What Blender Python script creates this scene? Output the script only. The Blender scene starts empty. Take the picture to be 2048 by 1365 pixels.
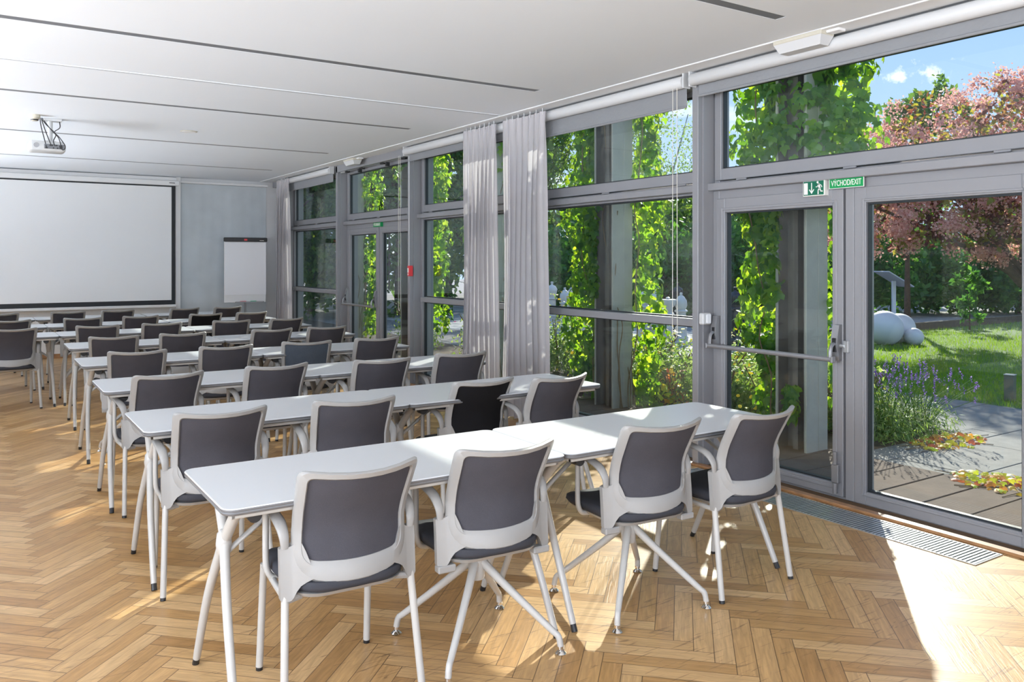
import bpy, math, random
import numpy as np
from mathutils import Vector, Matrix
PI = math.pi
random.seed(7)
rng = np.random.default_rng(11)
scene = bpy.context.scene
COL = scene.collection

# ------------------------------------------------------------------ camera, sky, sun, fill lights, exposure
cam_d = bpy.data.cameras.new('camera')
cam = bpy.data.objects.new('camera', cam_d); COL.objects.link(cam)
cam.location = (0, 0, 1.53)
cam.rotation_euler = (PI/2, 0, -math.radians(33.3835))
cam_d.sensor_width = 36; cam_d.lens = 28.916
cam_d.shift_y = -0.0784
cam_d.clip_start = 0.05; cam_d.clip_end = 300
scene.camera = cam

scene.view_settings.view_transform = 'Standard'
scene.view_settings.look = 'None'
scene.view_settings.gamma = 1
scene.view_settings.use_curve_mapping = False
scene.view_settings.exposure = 0.32
try:
    scene.cycles.use_denoising = True
    scene.cycles.max_bounces = 12
    scene.cycles.diffuse_bounces = 6
    scene.cycles.transparent_max_bounces = 24
    scene.cycles.caustics_reflective = False
    scene.cycles.caustics_refractive = False
    scene.cycles.sample_clamp_indirect = 8
except Exception:
    pass

SUN_AZ, SUN_EL, SUN_E = 38.0, 27.0, 7.2
SKY_S = 1.15
w = bpy.data.worlds.new('sky'); scene.world = w; w.use_nodes = True
nt = w.node_tree; N = nt.nodes; L = nt.links; N.clear()
out = N.new('ShaderNodeOutputWorld'); bg = N.new('ShaderNodeBackground')
tc = N.new('ShaderNodeTexCoord'); sep = N.new('ShaderNodeSeparateXYZ')
L.new(tc.outputs['Generated'], sep.inputs[0])
ramp = N.new('ShaderNodeValToRGB')
ramp.color_ramp.elements[0].position = 0.0; ramp.color_ramp.elements[0].color = (0.56, 0.69, 0.92, 1)
ramp.color_ramp.elements[1].position = 0.55; ramp.color_ramp.elements[1].color = (0.17, 0.36, 0.78, 1)
e = ramp.color_ramp.elements.new(0.2); e.color = (0.40, 0.57, 0.90, 1)
L.new(sep.outputs['Z'], ramp.inputs[0])
mapn = N.new('ShaderNodeMapping'); mapn.inputs['Scale'].default_value = (1, 1, 2.6)
mapn.inputs['Location'].default_value = (0.35, 0.1, 0.0)
L.new(tc.outputs['Generated'], mapn.inputs[0])
nz = N.new('ShaderNodeTexNoise'); nz.inputs['Scale'].default_value = 5.5
nz.inputs['Detail'].default_value = 7; nz.inputs['Roughness'].default_value = 0.55
L.new(mapn.outputs[0], nz.inputs['Vector'])
cr = N.new('ShaderNodeValToRGB'); cr.color_ramp.elements[0].position = 0.55; cr.color_ramp.elements[1].position = 0.64
L.new(nz.outputs['Fac'], cr.inputs[0])
mx = N.new('ShaderNodeMix'); mx.data_type = 'RGBA'
# two small fair-weather clouds low in the sky, ragged by a finer noise
nf = N.new('ShaderNodeTexNoise'); nf.inputs['Scale'].default_value = 60; nf.inputs['Detail'].default_value = 8; nf.inputs['Roughness'].default_value = 0.65
L.new(tc.outputs['Generated'], nf.inputs['Vector'])
last = cr.outputs['Color']
for d_, r_ in (((0.8514, 0.4846, 0.2008), 0.046), ((0.8336, 0.5146, 0.1980), 0.030), ((0.8334, 0.5368, 0.125), 0.05)):
    sb = N.new('ShaderNodeVectorMath'); sb.operation = 'SUBTRACT'; sb.inputs[1].default_value = d_; L.new(tc.outputs['Generated'], sb.inputs[0])
    sq = N.new('ShaderNodeVectorMath'); sq.operation = 'MULTIPLY'; sq.inputs[1].default_value = (1, 1, 2.2); L.new(sb.outputs[0], sq.inputs[0])
    ln = N.new('ShaderNodeVectorMath'); ln.operation = 'LENGTH'; L.new(sq.outputs[0], ln.inputs[0])
    ms_ = N.new('ShaderNodeMapRange'); ms_.inputs['From Min'].default_value = r_; ms_.inputs['From Max'].default_value = 0.0; L.new(ln.outputs['Value'], ms_.inputs[0])
    ad_ = N.new('ShaderNodeMath'); ad_.operation = 'MULTIPLY_ADD'; ad_.inputs[1].default_value = 0.42; L.new(ms_.outputs[0], ad_.inputs[0]); L.new(nf.outputs['Fac'], ad_.inputs[2])
    th = N.new('ShaderNodeMapRange'); th.inputs['From Min'].default_value = 0.72; th.inputs['From Max'].default_value = 0.88; L.new(ad_.outputs[0], th.inputs[0])
    mxm = N.new('ShaderNodeMath'); mxm.operation = 'MAXIMUM'; L.new(last, mxm.inputs[0]); L.new(th.outputs[0], mxm.inputs[1]); last = mxm.outputs[0]
L.new(last, mx.inputs['Factor']); L.new(ramp.outputs['Color'], mx.inputs['A'])
mx.inputs['B'].default_value = (0.95, 0.97, 1.0, 1)
L.new(mx.outputs['Result'], bg.inputs['Color']); bg.inputs['Strength'].default_value = SKY_S
L.new(bg.outputs[0], out.inputs[0])

sd = bpy.data.lights.new('sun', 'SUN'); sd.energy = SUN_E; sd.angle = math.radians(0.6); sd.color = (1.0, 0.93, 0.82)
so = bpy.data.objects.new('sun', sd); COL.objects.link(so)
_az, _el = math.radians(SUN_AZ), math.radians(SUN_EL)
sdir = Vector((math.cos(_az)*math.cos(_el), math.sin(_az)*math.cos(_el), math.sin(_el)))
so.rotation_euler = sdir.to_track_quat('Z', 'Y').to_euler()
so.location = (12, 9, 8)

def fill_light(name, loc, size, rot, power, color=(0.86, 0.92, 1.0)):
    l = bpy.data.lights.new(name, 'AREA'); l.shape = 'RECTANGLE'; l.size, l.size_y = size
    l.energy = power; l.color = color
    o = bpy.data.objects.new(name, l); COL.objects.link(o); o.location = loc; o.rotation_euler = rot
    return o
# fill lights added in unseen windows of the left wall and behind the camera
for i, y in enumerate((-2.4, 1.2)):
    wl = fill_light('window_daylight', (-4.05, y, 1.65), (2.0, 3.0), (0, -PI/2-math.radians(30), 0), 270)
    wl.data.spread = math.radians(150)
for i, y in enumerate((5.6, 8.9, 12.2)):      # added fill, tilted up to brighten the far ceiling
    wl = fill_light('window_daylight', (-4.0, y, 1.60), (2.0, 3.0), (0, -PI/2-math.radians(38), 0), (120, 150, 210)[i])
    wl.data.spread = math.radians(70)
fl = fill_light('window_daylight', (0.2, -4.25, 1.4), (6.0, 1.9), (PI/2+math.radians(17), 0, 0), 85, (0.93, 0.96, 1.0))
fl.data.spread = math.radians(62)

# ------------------------------------------------------------------ materials
MAT = {}
def new_mat(name):
    m = bpy.data.materials.new(name); m.use_nodes = True; m.node_tree.nodes.clear(); MAT[name] = m
    return m, m.node_tree.nodes, m.node_tree.links
def pbr(name, color, rough=0.5, metal=0.0, noise=0.0, nscale=20, bump=0.0, bscale=200, spec=0.5, dark=0.8, trans=0.0, sheen=0):
    m, N, L = new_mat(name)
    o = N.new('ShaderNodeOutputMaterial'); p = N.new('ShaderNodeBsdfPrincipled')
    p.inputs['Base Color'].default_value = (*color, 1); p.inputs['Roughness'].default_value = rough
    p.inputs['Metallic'].default_value = metal; p.inputs['Specular IOR Level'].default_value = spec
    tc = N.new('ShaderNodeTexCoord')
    if noise:
        n = N.new('ShaderNodeTexNoise'); n.inputs['Scale'].default_value = nscale; n.inputs['Detail'].default_value = 5
        L.new(tc.outputs['Object'], n.inputs['Vector'])
        r = N.new('ShaderNodeMapRange'); r.inputs['From Min'].default_value = 0.3; r.inputs['From Max'].default_value = 0.7
        r.inputs['To Min'].default_value = 0; r.inputs['To Max'].default_value = noise
        L.new(n.outputs['Fac'], r.inputs[0])
        mx = N.new('ShaderNodeMix'); mx.data_type = 'RGBA'
        mx.inputs['A'].default_value = (*color, 1); mx.inputs['B'].default_value = (*[c*dark for c in color], 1)
        L.new(r.outputs[0], mx.inputs['Factor']); L.new(mx.outputs['Result'], p.inputs['Base Color'])
    if bump:
        n2 = N.new('ShaderNodeTexNoise'); n2.inputs['Scale'].default_value = bscale; n2.inputs['Detail'].default_value = 3
        L.new(tc.outputs['Object'], n2.inputs['Vector'])
        b = N.new('ShaderNodeBump'); b.inputs['Strength'].default_value = bump; b.inputs['Distance'].default_value = 0.01
        L.new(n2.outputs['Fac'], b.inputs['Height']); L.new(b.outputs[0], p.inputs['Normal'])
    last = p.outputs[0]
    if trans:
        t = N.new('ShaderNodeBsdfTranslucent'); t.inputs['Color'].default_value = (*color, 1)
        if noise: L.new(mx.outputs['Result'], t.inputs['Color'])
        ms = N.new('ShaderNodeMixShader'); ms.inputs[0].default_value = trans
        L.new(last, ms.inputs[1]); L.new(t.outputs[0], ms.inputs[2]); last = ms.outputs[0]
    L.new(last, o.inputs[0])
    return m
pbr('white_paint', (0.80, 0.81, 0.82), 0.55, noise=0.3, nscale=2, dark=0.95)
pbr('ceiling_paint', (0.82, 0.865, 0.92), 0.75, noise=0.5, nscale=0.7, dark=0.95, bump=0.02, bscale=60)
pbr('slot_grey', (0.17, 0.18, 0.20), 0.5)
pbr('screen_cloth', (0.86, 0.88, 0.90), 0.7, noise=0.4, nscale=1.2, dark=0.96)
pbr('black_border', (0.012, 0.014, 0.018), 0.6)
pbr('wall_fabric', (0.60, 0.66, 0.70), 0.8, noise=0.6, nscale=3, dark=0.82, bump=0.1, bscale=14)
pbr('frame_grey', (0.285, 0.29, 0.31), 0.4, metal=0.15, noise=0.25, nscale=3, dark=0.93)
pbr('gasket', (0.02, 0.025, 0.03), 0.5)
pbr('bar_grey', (0.27, 0.275, 0.29), 0.35, metal=0.4)
pbr('chrome', (0.8, 0.8, 0.8), 0.12, metal=1.0)
pbr('black_plastic', (0.015, 0.015, 0.017), 0.45)
pbr('shell_white', (0.31, 0.305, 0.297), 0.42, noise=0.25, nscale=6, dark=0.96, bump=0.03, bscale=500)
pbr('leg_white', (0.47, 0.46, 0.44), 0.3, noise=0.3, nscale=9, dark=0.95)
pbr('laminate', (0.60, 0.62, 0.645), 0.30, noise=0.25, nscale=2, dark=0.97)
pbr('edge_grey', (0.17, 0.175, 0.185), 0.35, metal=0.2)
pbr('blind_white', (0.60, 0.61, 0.62), 0.5)
pbr('blind_fabric', (0.30, 0.31, 0.33), 0.8, bump=0.15, bscale=40, trans=0.15)
pbr('cream_plastic', (0.58, 0.55, 0.46), 0.4, noise=0.3, nscale=30, dark=0.85)
pbr('bead_chain', (0.72, 0.69, 0.62), 0.4)
pbr('wood_trim', (0.42, 0.22, 0.10), 0.35, noise=0.7, nscale=15, dark=0.55)
pbr('red_plastic', (0.75, 0.05, 0.06), 0.35)
pbr('green_ink', (0.02, 0.45, 0.22), 0.4)
pbr('sign_green', (0.0, 0.30, 0.08), 0.35)
pbr('sign_dark_green', (0.0, 0.13, 0.07), 0.35)
pbr('sign_white', (0.82, 0.82, 0.78), 0.4)
pbr('grille_metal', (0.55, 0.57, 0.58), 0.3, metal=0.7)
pbr('grille_dark', (0.06, 0.065, 0.07), 0.6)
pbr('paper_white', (0.84, 0.86, 0.90), 0.6)
pbr('wood_subfloor', (0.12, 0.07, 0.035), 0.8)

def fabric_mat(name, color, rough=0.85, trans=0.25, scale=900, dots=0.6):
    m, N, L = new_mat(name)
    o = N.new('ShaderNodeOutputMaterial'); p = N.new('ShaderNodeBsdfPrincipled')
    p.inputs['Roughness'].default_value = rough; p.inputs['Specular IOR Level'].default_value = 0.3
    tc = N.new('ShaderNodeTexCoord')
    n = N.new('ShaderNodeTexNoise'); n.inputs['Scale'].default_value = scale
    L.new(tc.outputs['Object'], n.inputs['Vector'])
    n2 = N.new('ShaderNodeTexNoise'); n2.inputs['Scale'].default_value = 7; n2.inputs['Detail'].default_value = 4
    L.new(tc.outputs['Object'], n2.inputs['Vector'])
    ad = N.new('ShaderNodeMath'); ad.operation = 'MULTIPLY_ADD'; ad.inputs[1].default_value = 0.5
    L.new(n2.outputs['Fac'], ad.inputs[0]); L.new(n.outputs['Fac'], ad.inputs[2])
    r = N.new('ShaderNodeValToRGB')
    r.color_ramp.elements[0].position = 0.45; r.color_ramp.elements[0].color = (*[c*(1-0.35*dots) for c in color], 1)
    r.color_ramp.elements[1].position = 1.0; r.color_ramp.elements[1].color = (*[min(1, c*(1+0.35*dots)) for c in color], 1)
    L.new(ad.outputs[0], r.inputs[0]); L.new(r.outputs[0], p.inputs['Base Color'])
    t = N.new('ShaderNodeBsdfTranslucent'); L.new(r.outputs[0], t.inputs['Color'])
    ms = N.new('ShaderNodeMixShader'); ms.inputs[0].default_value = trans
    L.new(p.outputs[0], ms.inputs[1]); L.new(t.outputs[0], ms.inputs[2]); L.new(ms.outputs[0], o.inputs[0])
    return m
fabric_mat('mesh_grey', (0.105, 0.103, 0.122), trans=0.42)
fabric_mat('mesh_black', (0.006, 0.006, 0.008), trans=0.1)
fabric_mat('denim', (0.075, 0.095, 0.125), trans=0.1, scale=300, dots=0.9)
fabric_mat('seat_fabric', (0.042, 0.044, 0.054), trans=0.0)
fabric_mat('curtain_fabric', (0.60, 0.58, 0.60), trans=0.30, scale=500, dots=0.15)

def glass_mat(name, tint=(0.93, 0.97, 0.96), dirt=0.05):
    m, N, L = new_mat(name)
    o = N.new('ShaderNodeOutputMaterial')
    t = N.new('ShaderNodeBsdfTransparent'); t.inputs['Color'].default_value = (*tint, 1)
    g = N.new('ShaderNodeBsdfGlossy'); g.inputs['Roughness'].default_value = 0.0; g.inputs['Color'].default_value = (0.9, 0.97, 1, 1)
    geo = N.new('ShaderNodeNewGeometry')
    dt = N.new('ShaderNodeVectorMath'); dt.operation = 'DOT_PRODUCT'; L.new(geo.outputs['Incoming'], dt.inputs[0]); L.new(geo.outputs['Normal'], dt.inputs[1])
    ab = N.new('ShaderNodeMath'); ab.operation = 'ABSOLUTE'; L.new(dt.outputs['Value'], ab.inputs[0])
    om = N.new('ShaderNodeMath'); om.operation = 'SUBTRACT'; om.inputs[0].default_value = 1; L.new(ab.outputs[0], om.inputs[1])
    pw = N.new('ShaderNodeMath'); pw.operation = 'POWER'; pw.inputs[1].default_value = 5; L.new(om.outputs[0], pw.inputs[0])
    mu = N.new('ShaderNodeMath'); mu.operation = 'MULTIPLY_ADD'; mu.inputs[1].default_value = 0.94; mu.inputs[2].default_value = 0.03; L.new(pw.outputs[0], mu.inputs[0])
    ms = N.new('ShaderNodeMixShader'); L.new(mu.outputs[0], ms.inputs[0]); L.new(t.outputs[0], ms.inputs[1]); L.new(g.outputs[0], ms.inputs[2])
    # faint dust and dried drops on the pane
    tc = N.new('ShaderNodeTexCoord')
    n1 = N.new('ShaderNodeTexNoise'); n1.inputs['Scale'].default_value = 150; n1.inputs['Detail'].default_value = 2
    n2 = N.new('ShaderNodeTexNoise'); n2.inputs['Scale'].default_value = 1.3; n2.inputs['Detail'].default_value = 3
    L.new(tc.outputs['Object'], n1.inputs['Vector']); L.new(tc.outputs['Object'], n2.inputs['Vector'])
    r1 = N.new('ShaderNodeMapRange'); r1.inputs['From Min'].default_value = 0.66; r1.inputs['From Max'].default_value = 0.78; r1.inputs['To Max'].default_value = dirt*5
    r2 = N.new('ShaderNodeMapRange'); r2.inputs['From Min'].default_value = 0.42; r2.inputs['From Max'].default_value = 0.7
    L.new(n1.outputs['Fac'], r1.inputs[0]); L.new(n2.outputs['Fac'], r2.inputs[0])
    m1 = N.new('ShaderNodeMath'); m1.operation = 'MULTIPLY'; L.new(r1.outputs[0], m1.inputs[0]); L.new(r2.outputs[0], m1.inputs[1])
    m2 = N.new('ShaderNodeMath'); m2.operation = 'MULTIPLY_ADD'; m2.inputs[1].default_value = dirt; L.new(r2.outputs[0], m2.inputs[0]); L.new(m1.outputs[0], m2.inputs[2])
    d = N.new('ShaderNodeBsdfDiffuse'); d.inputs['Color'].default_value = (0.8, 0.85, 0.85, 1)
    tl = N.new('ShaderNodeBsdfTranslucent'); tl.inputs['Color'].default_value = (0.8, 0.85, 0.85, 1)
    dm = N.new('ShaderNodeMixShader'); L.new(d.outputs[0], dm.inputs[1]); L.new(tl.outputs[0], dm.inputs[2])
    fin = N.new('ShaderNodeMixShader'); L.new(m2.outputs[0], fin.inputs[0]); L.new(ms.outputs[0], fin.inputs[1]); L.new(dm.outputs[0], fin.inputs[2])
    L.new(fin.outputs[0], o.inputs[0])
    return m
glass_mat('glass_clear', dirt=0.008)
glass_mat('glass_dusty', dirt=0.03)

def parquet_mat():
    m, N, L = new_mat('parquet')
    o = N.new('ShaderNodeOutputMaterial'); p = N.new('ShaderNodeBsdfPrincipled')
    at = N.new('ShaderNodeAttribute'); at.attribute_name = 'rnd'
    uv = N.new('ShaderNodeUVMap'); uv.uv_map = 'UVMap'
    tc = N.new('ShaderNodeTexCoord')
    sp = N.new('ShaderNodeSeparateXYZ'); L.new(uv.outputs[0], sp.inputs[0])
    # grain, stretched along each board, offset per board
    cmb = N.new('ShaderNodeCombineXYZ')
    a1 = N.new('ShaderNodeMath'); a1.operation = 'MULTIPLY'; a1.inputs[1].default_value = 1.6; L.new(sp.outputs['X'], a1.inputs[0])
    a2 = N.new('ShaderNodeMath'); a2.operation = 'MULTIPLY'; a2.inputs[1].default_value = 2.6; L.new(sp.outputs['Y'], a2.inputs[0])
    a3 = N.new('ShaderNodeMath'); a3.operation = 'MULTIPLY'; a3.inputs[1].default_value = 90; L.new(at.outputs['Fac'], a3.inputs[0])
    L.new(a1.outputs[0], cmb.inputs[0]); L.new(a2.outputs[0], cmb.inputs[1]); L.new(a3.outputs[0], cmb.inputs[2])
    g = N.new('ShaderNodeTexNoise'); g.inputs['Scale'].default_value = 2.2; g.inputs['Detail'].default_value = 6; g.inputs['Distortion'].default_value = 0.6
    L.new(cmb.outputs[0], g.inputs['Vector'])
    base = N.new('ShaderNodeValToRGB')
    els = base.color_ramp.elements
    els[0].position = 0.0; els[0].color = (0.396, 0.216, 0.082, 1)
    els[1].position = 1.0; els[1].color = (0.624, 0.403, 0.196, 1)
    for ps, c in ((0.25, (0.446, 0.253, 0.097, 1)), (0.5, (0.525, 0.314, 0.133, 1)), (0.75, (0.554, 0.347, 0.157, 1))):
        q = els.new(ps); q.color = c
    wn = N.new('ShaderNodeTexNoise'); wn.inputs['Scale'].default_value = 0.5; wn.inputs['Detail'].default_value = 2
    L.new(tc.outputs['Object'], wn.inputs['Vector'])
    L.new(at.outputs['Fac'], base.inputs[0])
    gr = N.new('ShaderNodeMapRange'); gr.inputs['From Min'].default_value = 0.3; gr.inputs['From Max'].default_value = 0.72; gr.inputs['To Min'].default_value = 1.1; gr.inputs['To Max'].default_value = 0.74
    L.new(g.outputs['Fac'], gr.inputs[0])
    mul = N.new('ShaderNodeMix'); mul.data_type = 'RGBA'; mul.blend_type = 'MULTIPLY'; mul.inputs['Factor'].default_value = 1
    L.new(base.outputs[0], mul.inputs['A']); L.new(gr.outputs[0], mul.inputs['B'])
    # scratches
    sc = []
    for rot, scl in ((0.6, 9), (-0.9, 7), (0.1, 11)):
        mp = N.new('ShaderNodeMapping'); mp.inputs['Rotation'].default_value = (0, 0, rot); mp.inputs['Scale'].default_value = (1, 14, 1)
        L.new(tc.outputs['Object'], mp.inputs[0])
        s = N.new('ShaderNodeTexNoise'); s.inputs['Scale'].default_value = scl*0.5; s.inputs['Detail'].default_value = 3; s.inputs['Distortion'].default_value = 0.9
        L.new(mp.outputs[0], s.inputs['Vector'])
        r = N.new('ShaderNodeMapRange'); r.inputs['From Min'].default_value = 0.655; r.inputs['From Max'].default_value = 0.70; r.inputs['To Max'].default_value = 0.6
        L.new(s.outputs['Fac'], r.inputs[0]); sc.append(r)
    mm = N.new('ShaderNodeMath'); mm.operation = 'MAXIMUM'; L.new(sc[0].outputs[0], mm.inputs[0]); L.new(sc[1].outputs[0], mm.inputs[1])
    mm2 = N.new('ShaderNodeMath'); mm2.operation = 'MAXIMUM'; L.new(mm.outputs[0], mm2.inputs[0]); L.new(sc[2].outputs[0], mm2.inputs[1])
    mk = N.new('ShaderNodeMix'); mk.data_type = 'RGBA'; mk.inputs['B'].default_value = (0.16, 0.09, 0.045, 1)
    L.new(mm2.outputs[0], mk.inputs['Factor']); L.new(mul.outputs['Result'], mk.inputs['A'])
    # dark joints at the board edges (board 0.50 x 0.075)
    def edge(sock, ln, wd):
        h = N.new('ShaderNodeMath'); h.operation = 'SUBTRACT'; h.inputs[1].default_value = 0.5; L.new(sock, h.inputs[0])
        ab = N.new('ShaderNodeMath'); ab.operation = 'ABSOLUTE'; L.new(h.outputs[0], ab.inputs[0])
        c = N.new('ShaderNodeMapRange'); c.inputs['From Min'].default_value = 0.5 - wd*1.6/ln; c.inputs['From Max'].default_value = 0.5 - wd*0.5/ln
        L.new(ab.outputs[0], c.inputs[0]); return c
    ex = edge(sp.outputs['X'], 0.50, 0.0016); ey = edge(sp.outputs['Y'], 0.078, 0.0014)
    em = N.new('ShaderNodeMath'); em.operation = 'MAXIMUM'; L.new(ex.outputs[0], em.inputs[0]); L.new(ey.outputs[0], em.inputs[1])
    jn = N.new('ShaderNodeMix'); jn.data_type = 'RGBA'; jn.inputs['B'].default_value = (0.09, 0.05, 0.025, 1)
    ef = N.new('ShaderNodeMath'); ef.operation = 'MULTIPLY'; ef.inputs[1].default_value = 0.92; L.new(em.outputs[0], ef.inputs[0])
    L.new(ef.outputs[0], jn.inputs['Factor']); L.new(mk.outputs['Result'], jn.inputs['A'])
    L.new(jn.outputs['Result'], p.inputs['Base Color'])
    rr = N.new('ShaderNodeMapRange'); rr.inputs['From Min'].default_value = 0.3; rr.inputs['From Max'].default_value = 0.7; rr.inputs['To Min'].default_value = 0.26; rr.inputs['To Max'].default_value = 0.42
    L.new(wn.outputs['Fac'], rr.inputs[0]); L.new(rr.outputs[0], p.inputs['Roughness'])
    p.inputs['Specular IOR Level'].default_value = 0.32
    b = N.new('ShaderNodeBump'); b.inputs['Strength'].default_value = 0.18; b.inputs['Distance'].default_value = 0.004
    L.new(g.outputs['Fac'], b.inputs['Height']); L.new(b.outputs[0], p.inputs['Normal'])
    L.new(p.outputs[0], o.inputs[0])
parquet_mat()

# ------------------------------------------------------------------ mesh builder
class MB:
    def __init__(s): s.v = []; s.f = []; s.m = []
    def add(s, vs, fs, mi=0, M=None):
        b = len(s.v)
        if M is not None: vs = [tuple(M @ Vector(v)) for v in vs]
        s.v += [tuple(v) for v in vs]; s.f += [tuple(b+i for i in f) for f in fs]; s.m += [mi]*len(fs); return s
    def box(s, x0, x1, y0, y1, z0, z1, mi=0, ch=0.0, M=None):
        if ch <= 0:
            vs = [(x, y, z) for z in (z0, z1) for y in (y0, y1) for x in (x0, x1)]
            return s.add(vs, [(0,2,3,1),(4,5,7,6),(0,1,5,4),(2,6,7,3),(0,4,6,2),(1,3,7,5)], mi, M)
        c = ch; vs = []; idx = {}
        for ix, (xa, sx) in enumerate(((x0, 1), (x1, -1))):
            for iy, (ya, sy) in enumerate(((y0, 1), (y1, -1))):
                for iz, (za, sz) in enumerate(((z0, 1), (z1, -1))):
                    idx[(ix, iy, iz)] = len(vs)
                    vs += [(xa, ya+sy*c, za+sz*c), (xa+sx*c, ya, za+sz*c), (xa+sx*c, ya+sy*c, za)]
        g = lambda a, b, d, k: idx[(a, b, d)]+k
        fs = [(g(0,0,0,0),g(0,0,1,0),g(0,1,1,0),g(0,1,0,0)), (g(1,0,0,0),g(1,1,0,0),g(1,1,1,0),g(1,0,1,0)),
              (g(0,0,0,1),g(1,0,0,1),g(1,0,1,1),g(0,0,1,1)), (g(0,1,0,1),g(0,1,1,1),g(1,1,1,1),g(1,1,0,1)),
              (g(0,0,0,2),g(0,1,0,2),g(1,1,0,2),g(1,0,0,2)), (g(0,0,1,2),g(1,0,1,2),g(1,1,1,2),g(0,1,1,2))]
        for a in (0, 1):
            for b in (0, 1):
                fs.append((g(a,b,0,0),g(a,b,0,1),g(a,b,1,1),g(a,b,1,0)))
                fs.append((g(a,0,b,0),g(a,0,b,2),g(a,1,b,2),g(a,1,b,0)))
                fs.append((g(0,a,b,1),g(0,a,b,2),g(1,a,b,2),g(1,a,b,1)))
        for k in idx.values(): fs.append((k, k+1, k+2))
        return s.add(vs, fs, mi, M)
    def tube(s, pts, r, n=10, mi=0, flat=1.0, up=None, cap=True, M=None):
        pts = [Vector(p) for p in pts]; k = len(pts)
        rs = r if isinstance(r, (list, tuple)) else [r]*k
        vs = []; prev = None
        for i, p in enumerate(pts):
            t = (pts[min(i+1, k-1)] - pts[max(i-1, 0)]).normalized()
            if prev is None:
                u = Vector(up) if up else (Vector((1, 0, 0)) if abs(t.x) < 0.8 else Vector((0, 1, 0)))
            else: u = prev
            u = (u - t*u.dot(t)).normalized(); prev = u; b = t.cross(u)
            for j in range(n):
                a = 2*PI*j/n; vs.append(tuple(p + u*math.cos(a)*rs[i] + b*math.sin(a)*rs[i]*flat))
        fs = [(i*n+j, i*n+(j+1) % n, (i+1)*n+(j+1) % n, (i+1)*n+j) for i in range(k-1) for j in range(n)]
        if cap: fs += [tuple(range(n-1, -1, -1)), tuple((k-1)*n+j for j in range(n))]
        return s.add(vs, fs, mi, M)
    def lathe(s, prof, c=(0, 0, 0), n=20, mi=0, M=None):
        vs = []; k = len(prof)
        for (r, z) in prof:
            for j in range(n):
                a = 2*PI*j/n; vs.append((c[0]+r*math.cos(a), c[1]+r*math.sin(a), c[2]+z))
        fs = [(i*n+j, i*n+(j+1) % n, (i+1)*n+(j+1) % n, (i+1)*n+j) for i in range(k-1) for j in range(n)]
        fs += [tuple(range(n-1, -1, -1)), tuple((k-1)*n+j for j in range(n))]
        return s.add(vs, fs, mi, M)
    def slab(s, outline, levels, mi=0, mis=None, M=None):
        """outline: function inset->list of (x,y); levels: [(inset, z)] bottom to top"""
        vs = []; k = len(outline(0))
        for ins, z in levels: vs += [(x, y, z) for x, y in outline(ins)]
        b = len(s.v)
        s.add(vs, [tuple(range(k-1, -1, -1))], mi, M)
        for i in range(len(levels)-1):
            fs = [(b+i*k+j, b+i*k+(j+1) % k, b+(i+1)*k+(j+1) % k, b+(i+1)*k+j) for j in range(k)]
            s.f += fs; s.m += [mis[i] if mis else mi]*k
        s.f.append(tuple(b+(len(levels)-1)*k+j for j in range(k))); s.m.append(mi)
        return s
    def grid(s, P, mi=0, close_u=False):
        """P: 2-D list of points"""
        r, c = len(P), len(P[0]); vs = [p for row in P for p in row]
        cc = c if close_u else c-1
        return s.add(vs, [(i*c+j, i*c+(j+1) % c, (i+1)*c+(j+1) % c, (i+1)*c+j) for i in range(r-1) for j in range(cc)], mi)
    def mesh(s, name, mats, smooth=35):
        me = bpy.data.meshes.new(name); me.from_pydata(s.v, [], s.f); me.update()
        for m in (mats if isinstance(mats, (list, tuple)) else [mats]): me.materials.append(MAT[m])
        if any(s.m): me.polygons.foreach_set('material_index', s.m)
        if smooth:
            me.polygons.foreach_set('use_smooth', [True]*len(me.polygons)); me.set_sharp_from_angle(angle=math.radians(smooth))
        return me
def obj(name, mb, mats=None, parent=None, smooth=35):
    me = mb.mesh(name, mats, smooth) if isinstance(mb, MB) else mb
    o = bpy.data.objects.new(name, me); COL.objects.link(o)
    if parent: o.parent = parent
    return o
def tag(o, label=None, cat=None, group=None, kind=None):
    if label: o['label'] = label
    if cat: o['category'] = cat
    if group: o['group'] = group
    if kind: o['kind'] = kind
    return o
def empty(name, loc=(0, 0, 0), rz=0, **k):
    o = bpy.data.objects.new(name, None); COL.objects.link(o); o.location = loc; o.rotation_euler = (0, 0, rz)
    o.empty_display_size = 0.1
    return tag(o, **k)
def dup(o, parent=None):
    c = o.copy(); COL.objects.link(c); c.parent = parent
    for ch in list(o.children): dup(ch, c)
    return c
def struct(name, mb, mats, smooth=35):
    return tag(obj(name, mb, mats, None, smooth), kind='structure')
def rrect(x0, x1, y0, y1, r, n=5):
    def f(ins):
        a, b, c, d = x0+ins, x1-ins, y0+ins, y1-ins; rr = max(r-ins, 0.001); o = []
        for (cx, cy, a0) in ((b-rr, d-rr, 0), (a+rr, d-rr, 90), (a+rr, c+rr, 180), (b-rr, c+rr, 270)):
            for i in range(n+1):
                t = math.radians(a0+90*i/n); o.append((cx+rr*math.cos(t), cy+rr*math.sin(t)))
        return o
    return f
def bez(pts, n=24):
    """Catmull-Rom through pts"""
    P = [Vector(p) for p in pts]; P = [P[0]*2-P[1]] + P + [P[-1]*2-P[-2]]; o = []
    segs = len(P)-3
    for i in range(segs):
        k = max(2, n//segs)
        for j in range(k):
            t = j/k; a, b, c, d = P[i:i+4]
            o.append(0.5*((2*b)+(-a+c)*t+(2*a-5*b+4*c-d)*t*t+(-a+3*b-3*c+d)*t**3))
    o.append(P[-2].copy()); return o

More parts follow.
